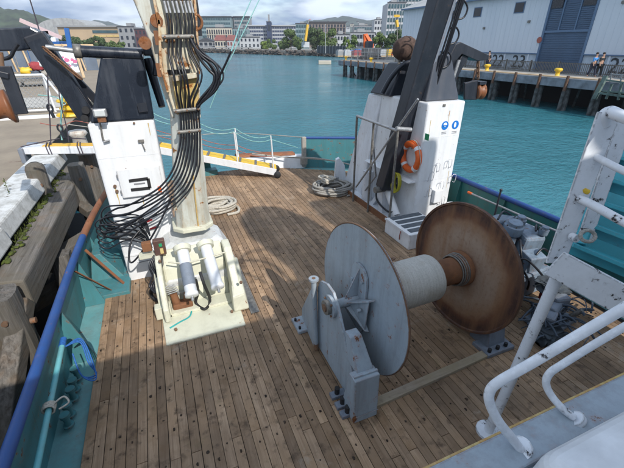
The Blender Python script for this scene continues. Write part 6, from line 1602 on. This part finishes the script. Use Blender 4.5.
# small hill houses
HL = ['white','cream','grey']; rn = random.Random(21); hc = {}
spots = [(303,27),(309,26),(328,22),(333,21.5),(338,23),(343,24.5),(347,22.5),(352,24),(357,22),(362,24.5),(366,23.5),(348,27),(342,27.5),(337,26),(370,26)]
m0 = {}
for i,(x,y) in enumerate(spots):
    d_ = 900+ (30-y)*30
    p = far(x,y,d_); mt = ['bwhite','bcream','bwhite'][i%3]; w = rn.uniform(7,12)
    t = thing('house', (p.x,p.y,p.z-5), 'tiny %s house on the wooded hill, number %s from the left' % (['white','cream','white'][i%3], ORD[i]), 'house', 'houses on the far hill')
    t['label'] = '%s little house on the far hill, %s from its left end' % (['white','cream','white'][i%3], ORD[i])
    t.rotation_euler=(0,0,-YAW)
    key=mt
    if key not in m0:
        a_=MB().box((-5,-4,-6),(5,4,5)); b3=MB().prism([(-5.6,-4.5,5),(5.6,-4.5,5),(0,-4.5,8)],(0,9,0)); c3=MB()
        for xx in (-3.4,-.8,1.8): c3.box((xx,-4.2,1),(xx+1.6,-4.0,3.4))
        ms=[]
        for nm,g_,mm in (('wall',a_,mt),('roof',b3,'bdark'),('window',c3,'darkglass')):
            me=bpy.data.meshes.new(nm); me.from_pydata([tuple(v) for v in g_.v],[],g_.f); me.materials.append(M[mm]); ms.append((nm,me))
        m0[key]=ms
    for nm,me in m0[key]:
        o=bpy.data.objects.new(nm,me); COL.objects.link(o); o.parent=t; o.scale=(w/10,)*3

# trees
def leafmat(name, c1, c2):
    m,n,l,b = newmat(name); tcn=n.new('ShaderNodeTexCoord'); oi=n.new('ShaderNodeObjectInfo')
    col = mix(n,l,ramp(n,l,noise(n,l,tcn.outputs['Object'],.9,4),.35,.68),c1,c2); l.new(col,b.inputs['Base Color']); b.inputs['Roughness'].default_value=.7
    return m
M['leafdark']=leafmat('dark_foliage',(.035,.065,.018),(.06,.10,.028)); M['leafmid']=leafmat('mid_foliage',(.055,.10,.022),(.10,.15,.035)); M['leafbright']=leafmat('bright_foliage',(.10,.16,.02),(.15,.21,.035))
M['bark']=simple('bark',(.09,.07,.05),.9,.3,2)
def tree(label, x, wpx, ytop, ybase, dist, mt='leafmid', seed=0, group='trees along the far waterfront', n_leaf=1500, leaf=.7):
    rn = random.Random(seed+int(x)); base = far(x,ybase,dist); base.z=1.05
    w = (far(x+wpx/2,45,dist)-far(x-wpx/2,45,dist)).length; zt_=far(x,ytop,dist).z; h=zt_-1.05
    t = thing('tree', base, label, 'tree', group)
    g_=MB(); g_.cyl(base,base+Vector((0,0,h*.5)),max(.25,w*.03),max(.15,w*.02),8)
    blobs=[]
    nb=max(6,int(w/1.6))
    for k in range(nb*2):
        a=rn.uniform(0,2*math.pi); rr2=math.sqrt(rn.random())*.44; zc=rn.uniform(.12,.84); sc_=math.sqrt(max(.1,1-((zc-.45)/.5)**2))
        c=base+Vector((math.cos(a)*rr2*w*sc_,math.sin(a)*rr2*w*.8*sc_,h*zc)); blobs.append((c,w*rn.uniform(.14,.22)))
        if k<6: g_.cyl(base+Vector((0,0,h*.3)),c,max(.12,w*.012),.06,6)
    g_.build('trunk', M['bark'], t)
    c_=MB(); vs=[];fs=[]
    for i in range(n_leaf):
        c,r_=blobs[i%len(blobs)]; d=Vector((rn.gauss(0,1),rn.gauss(0,1),rn.gauss(0,.85))).normalized()*r_*rn.uniform(.55,1.08)
        p=c+d; nn=(d.normalized()+Vector((rn.gauss(0,.5),rn.gauss(0,.5),rn.gauss(0,.5)))).normalized(); u_=nn.orthogonal().normalized(); v_=nn.cross(u_); s2=leaf*rn.uniform(.5,1.2)
        a=rn.uniform(0,6.28); e1=u_*math.cos(a)+v_*math.sin(a); e2=nn.cross(e1)
        k=len(vs); vs+= [p+e1*s2, p+e2*s2*.6, p-e1*s2*.9, p-e2*s2*.7]; fs.append((k,k+1,k+2,k+3))
    c_.add(vs,fs); c_.build('crown', M[mt], t)
    return t
TR=[('round dark green tree left of the yellow crane mast',291,17,29,46,230,'leafmid'),
('broad big green tree right of the yellow crane mast, left half',315,21,26,47,215,'leafdark'),
('right half of the broad big green tree by the yellow mast',328,19,27,47,210,'leafmid'),
('low rounded bush tree in front of the long white office',284,13,38,48,240,'leafmid'),
('low bushy tree left of the yellow crane mast base',300,10,37,47,215,'leafmid'),
('small green tree at the left foot of the long white office',272,10,38,48,250,'leafmid'),
('small bright shrub tree beside the white waterfront house',265,8,41,48,260,'leafbright'),
('small dark tree just right of the white waterfront house',262,6,39,47,262,'leafdark'),
('fresh green tree left of the orange excavator',354,12,33,48,130,'leafmid'),
('bright yellow-green shrub tree at the edge of the site',349,7,38,48,125,'leafbright'),
('large green tree just right of the orange excavator arm',381,17,29,50,120,'leafmid'),
('large tree beside the warehouse corner, right neighbour',394,18,28,51,115,'leafdark'),
('dark tree against the warehouse corner',402,12,32,52,110,'leafdark'),
('small tree behind the left of the excavator',344,8,36,47,160,'leafmid'),
('dark evergreen in front of the tan building, leftmost',66,14,35,46,200,'leafdark'),
('dark evergreen before the tan building, second from left',78,14,36,46,200,'leafdark'),
('dark rounded tree before the tan building, third from left',90,14,38,47,200,'leafdark'),
('dark rounded tree beneath the blue window strip',102,14,36,47,200,'leafdark'),
('lighter green tree near the grey three-storey block',113,11,40,47,195,'leafmid'),
('lighter bush tree right in front of the grey block',122,10,41,47,195,'leafmid'),
('small tree left of the blue post',55,12,36,45,230,'leafdark')]
for i,a in enumerate(TR): tree(*a,seed=i,n_leaf=4200 if a[2]>12 else 1800, leaf=a[5]/480)
# low hedge line
# red/left small structures: jetty bridge across the far inlet
jt = thing('waterfront_jetty', far(222,50,285), 'low grey jetty on piles along the far shore', 'jetty')
a,b_=far(193,47.5,285),far(252,47.5,285); a.z=b_.z=1.9
MB().beam(a,b_,5,.6).build('deck', M['bgrey'], jt)
for k in range(9):
    p=a.lerp(b_,(k+.5)/9); MB().beam(Vector((p.x,p.y,-1.6))-FH*1.5,Vector((p.x,p.y,1.6))-FH*1.5,.7,.7,(1,0,0)).build('pile', M['bdark'], jt)
MB().beam(a+Vector((0,0,1.2)),b_+Vector((0,0,1.2)),.15,.15).build('handrail', M['bwhite'], jt)
a,b_=far(118,47,240),far(160,47,240); a.z=b_.z=1.9
jt2 = thing('waterfront_jetty', far(130,50,240), 'short grey jetty glimpsed left of the crane mast', 'jetty')
MB().beam(a,b_,5,.6).build('deck', M['bgrey'], jt2)
for k in range(7):
    p=a.lerp(b_,(k+.5)/7); MB().beam(Vector((p.x,p.y,-1.6))-FH*1.5,Vector((p.x,p.y,1.6))-FH*1.5,.5,.5,(1,0,0)).build('pile', M['bdark'], jt2)
# sea wall, retaining structures right of centre
sw = thing('sea_wall', far(335,52,150), 'dark retaining wall with pale posts at the shore behind the wharf tip', 'wall')
a,b_=far(318,50,150),far(346,50,135); a.z=b_.z=2.0
MB().beam(a,b_,1,2.4).build('wall', M['bdark'], sw)
for k in range(10): 
    p=a.lerp(b_,k/9); MB().beam(Vector((p.x,p.y,.9))-FH*.7,Vector((p.x,p.y,3.4))-FH*.7,.3,.3,(1,0,0)).build('post', M['bgrey'], sw)
pn = thing('pontoon', far(325,58,118), 'small beige floating pontoon off the stone bank', 'pontoon')
a,b_=far(318.5,59,112),far(331,59,112); a.z=b_.z=-.75
MB().beam(a,b_,3,.9).build('float', M['bcream'], pn, bevel=.1); MB().beam(a+Vector((0,0,.5)),b_+Vector((0,0,.5)),2.6,.12).build('deck', M['whroof'], pn)
fp = thing('flag_pole', far(325.5,52,140), 'thin white pole standing above the beige pontoon', 'pole')
a=far(325.5,52,140); a.z=1; MB().cyl(a,far(325.5,25,140),.10,.06,8).build('pole', M['bwhite'], fp); MB().sphere(far(325.5,25,140),.15).build('finial', M['bwhite'], fp)
# yellow crane mast
yc_ = thing('yellow_crane', far(306,47,180), 'bright yellow slanting crane boom between the shoreline trees', 'crane')
MB().beam(far(305.3,41,180),far(307.6,24.5,180),1.1,.9,(1,0,0)).build('boom', M['yellow'], yc_)
MB().beam(far(307.6,24.5,180),far(308.8,20,180),.35,.35,(1,0,0)).build('jib', M['galv'], yc_)
MB().box(tuple(far(303.5,46,181)+Vector((0,0,-.5))),tuple(far(308.5,42,183)+Vector((0,1.5,0)))).build('cab', M['bwhite'], yc_)
MB().beam(far(308.8,20,180),far(311,19,180),.1,.6,(0,1,0)).build('flag', M['orange'], yc_)
yc2 = thing('yellow_crane', far(397,35,90), 'pair of yellow crane jib heads in front of the striped office', 'crane')
MB().beam(far(394,16,90),far(399.5,16,90),.6,.45).build('jib', M['yellow'], yc2)
MB().beam(far(396.5,20,90),far(397.5,27,90),.5,.5,(1,0,0)).build('boom', M['yellow'], yc2); MB().beam(far(397,14,90),far(397.4,50,90),.16,.16,(1,0,0)).build('mast', M['galvdark'], yc2)
# excavator
ex = thing('excavator', far(370,52,74), 'orange excavator with raised bent arm working behind the far wharf', 'excavator')
D_=74
MB().beam(far(365.2,49,D_),far(364.9,34,D_),.42,.5,(1,0,0)).build('stick', M['orange'], ex)
MB().beam(far(365.5,34.5,D_),far(371.8,45,D_),.5,.6,(0,1,0)).build('boom', M['orange'], ex)
MB().beam(far(371.8,44,D_),far(371,49.5,D_),.5,.6,(1,0,0)).build('boom_foot', M['orange'], ex)
b0=far(371,49.5,D_)
MB().box((b0.x-1.3,b0.y-1.1,1.9),(b0.x+1.4,b0.y+1.2,3.1)).build('body', M['bdark'], ex, bevel=.1)
MB().box((b0.x-1.2,b0.y-1.0,3.1),(b0.x-.2,b0.y+.2,4.2)).build('cab', M['darkglass'], ex, bevel=.08)
for s_ in (-1,1): MB().box((b0.x-1.6,b0.y+s_*1.0-.3,1.2),(b0.x+1.6,b0.y+s_*1.0+.3,1.85)).build('track', M['black'], ex, bevel=.2)
c=far(365.2,50,D_); MB().prism([c+Vector((-.5,-.5,0)),c+Vector((.5,-.5,.1)),c+Vector((.3,-.5,-.9)),c+Vector((-.5,-.5,-.7))],(0,1,0)).build('bucket', M['bdark'], ex)
# building site bits on the far wharf: barriers, orange netting, stacks, hoarding
sl = ['netred','orange','bwhite','yellowbright','galv','ropegrey','whiteplastic','ropeblue']
names = {'netred':'red','orange':'orange','bwhite':'white','yellowbright':'yellow','galv':'steel grey','ropegrey':'beige','whiteplastic':'pale','ropeblue':'blue'}
rn = random.Random(77)
items=[(352,49,'ropeblue','blue tarpaulin-covered stack at the back of the far wharf'),(358,48,'ropeblue','second smaller blue-covered stack near the green tree'),(377,49,'orange','orange box right of the excavator'),(357,54,'netred','red stack left of the excavator on the wharf'),(361,52,'netred','small red stack behind the steel fence'),(383,53,'bwhite','white site box right of the orange one'),(389,53,'yellowbright','yellow site box near the warehouse corner'),(347,53,'bwhite','white site box near the tip of the far wharf'),(366,56,'galv','steel frame stack on the wharf tip'),(394,55,'orange','small orange box by the wrapped sheave'),(340,53,'galv','grey stack at the extreme tip of the far wharf')]
for (x,y,mt,lb_) in items:
    d_ = 118 if y<51 else 98; p=far(x,y,d_); w=rn.uniform(.8,1.4); t=thing('site_stack',(p.x,p.y,1.05),lb_,'stack','stacks on the far wharf')
    hh=rn.uniform(.9,1.5)
    MB().box((p.x-w,p.y-.7,1.1),(p.x+w,p.y+.7,1.2+hh*.85)).build('load', M[mt], t, bevel=.08)
    MB().box((p.x-w*1.05,p.y-.75,1.05),(p.x+w*1.05,p.y+.75,1.32)).build('pallet', M['palewood'], t)
    MB().box((p.x-w*.8,p.y-.6,1.2+hh*.85),(p.x+w*.5,p.y+.5,1.2+hh)).build('top_layer', M[mt], t, bevel=.05)
sf2 = thing('site_fence', (38,58,1.2), 'long steel mesh site fence across the far wharf tip', 'fence')
a,b_ = Vector((31.9,61,1.2)), Vector((31.9,54.5,1.2))
for (p0_,p1_,nn) in ((Vector((31.8,61.8,1.2)),Vector((44,61.8,1.2)),6),(Vector((32.2,46,1.2)),Vector((32.2,61,1.2)),7)):
    for k in range(nn+1):
        p=p0_.lerp(p1_,k/nn); MB().cyl(p,p+Vector((0,0,1.9)),.04,seg=6).build('post', M['galv'], sf2)
    for z in (.1,.7,1.3,1.9): MB().beam(p0_+Vector((0,0,z)),p1_+Vector((0,0,z)),.04,.04).build('rail', M['galv'], sf2)
    g=MB()
    L_=(p1_-p0_).length
    for k in range(int(L_/.25)): p=p0_.lerp(p1_,k*.25/L_); g.beam(p,p+Vector((0,0,1.9)),.015,.015,(1,0,0))
    g.build('mesh', M['galv'], sf2, kind='stuff')

# =================================================================== HAZE
m = bpy.data.materials.new('haze'); m.use_nodes = True; n, l = m.node_tree.nodes, m.node_tree.links
n.remove(n['Principled BSDF']); vol = n.new('ShaderNodeVolumePrincipled'); vol.inputs['Color'].default_value = (.86,.91,1,1); vol.inputs['Density'].default_value = 0.00024; vol.inputs['Anisotropy'].default_value = 0.2
l.new(vol.outputs[0], n['Material Output'].inputs['Volume'])
MB().box((-880,-280,-3.0),(1450,2150,150)).build('haze', m, kind='stuff')
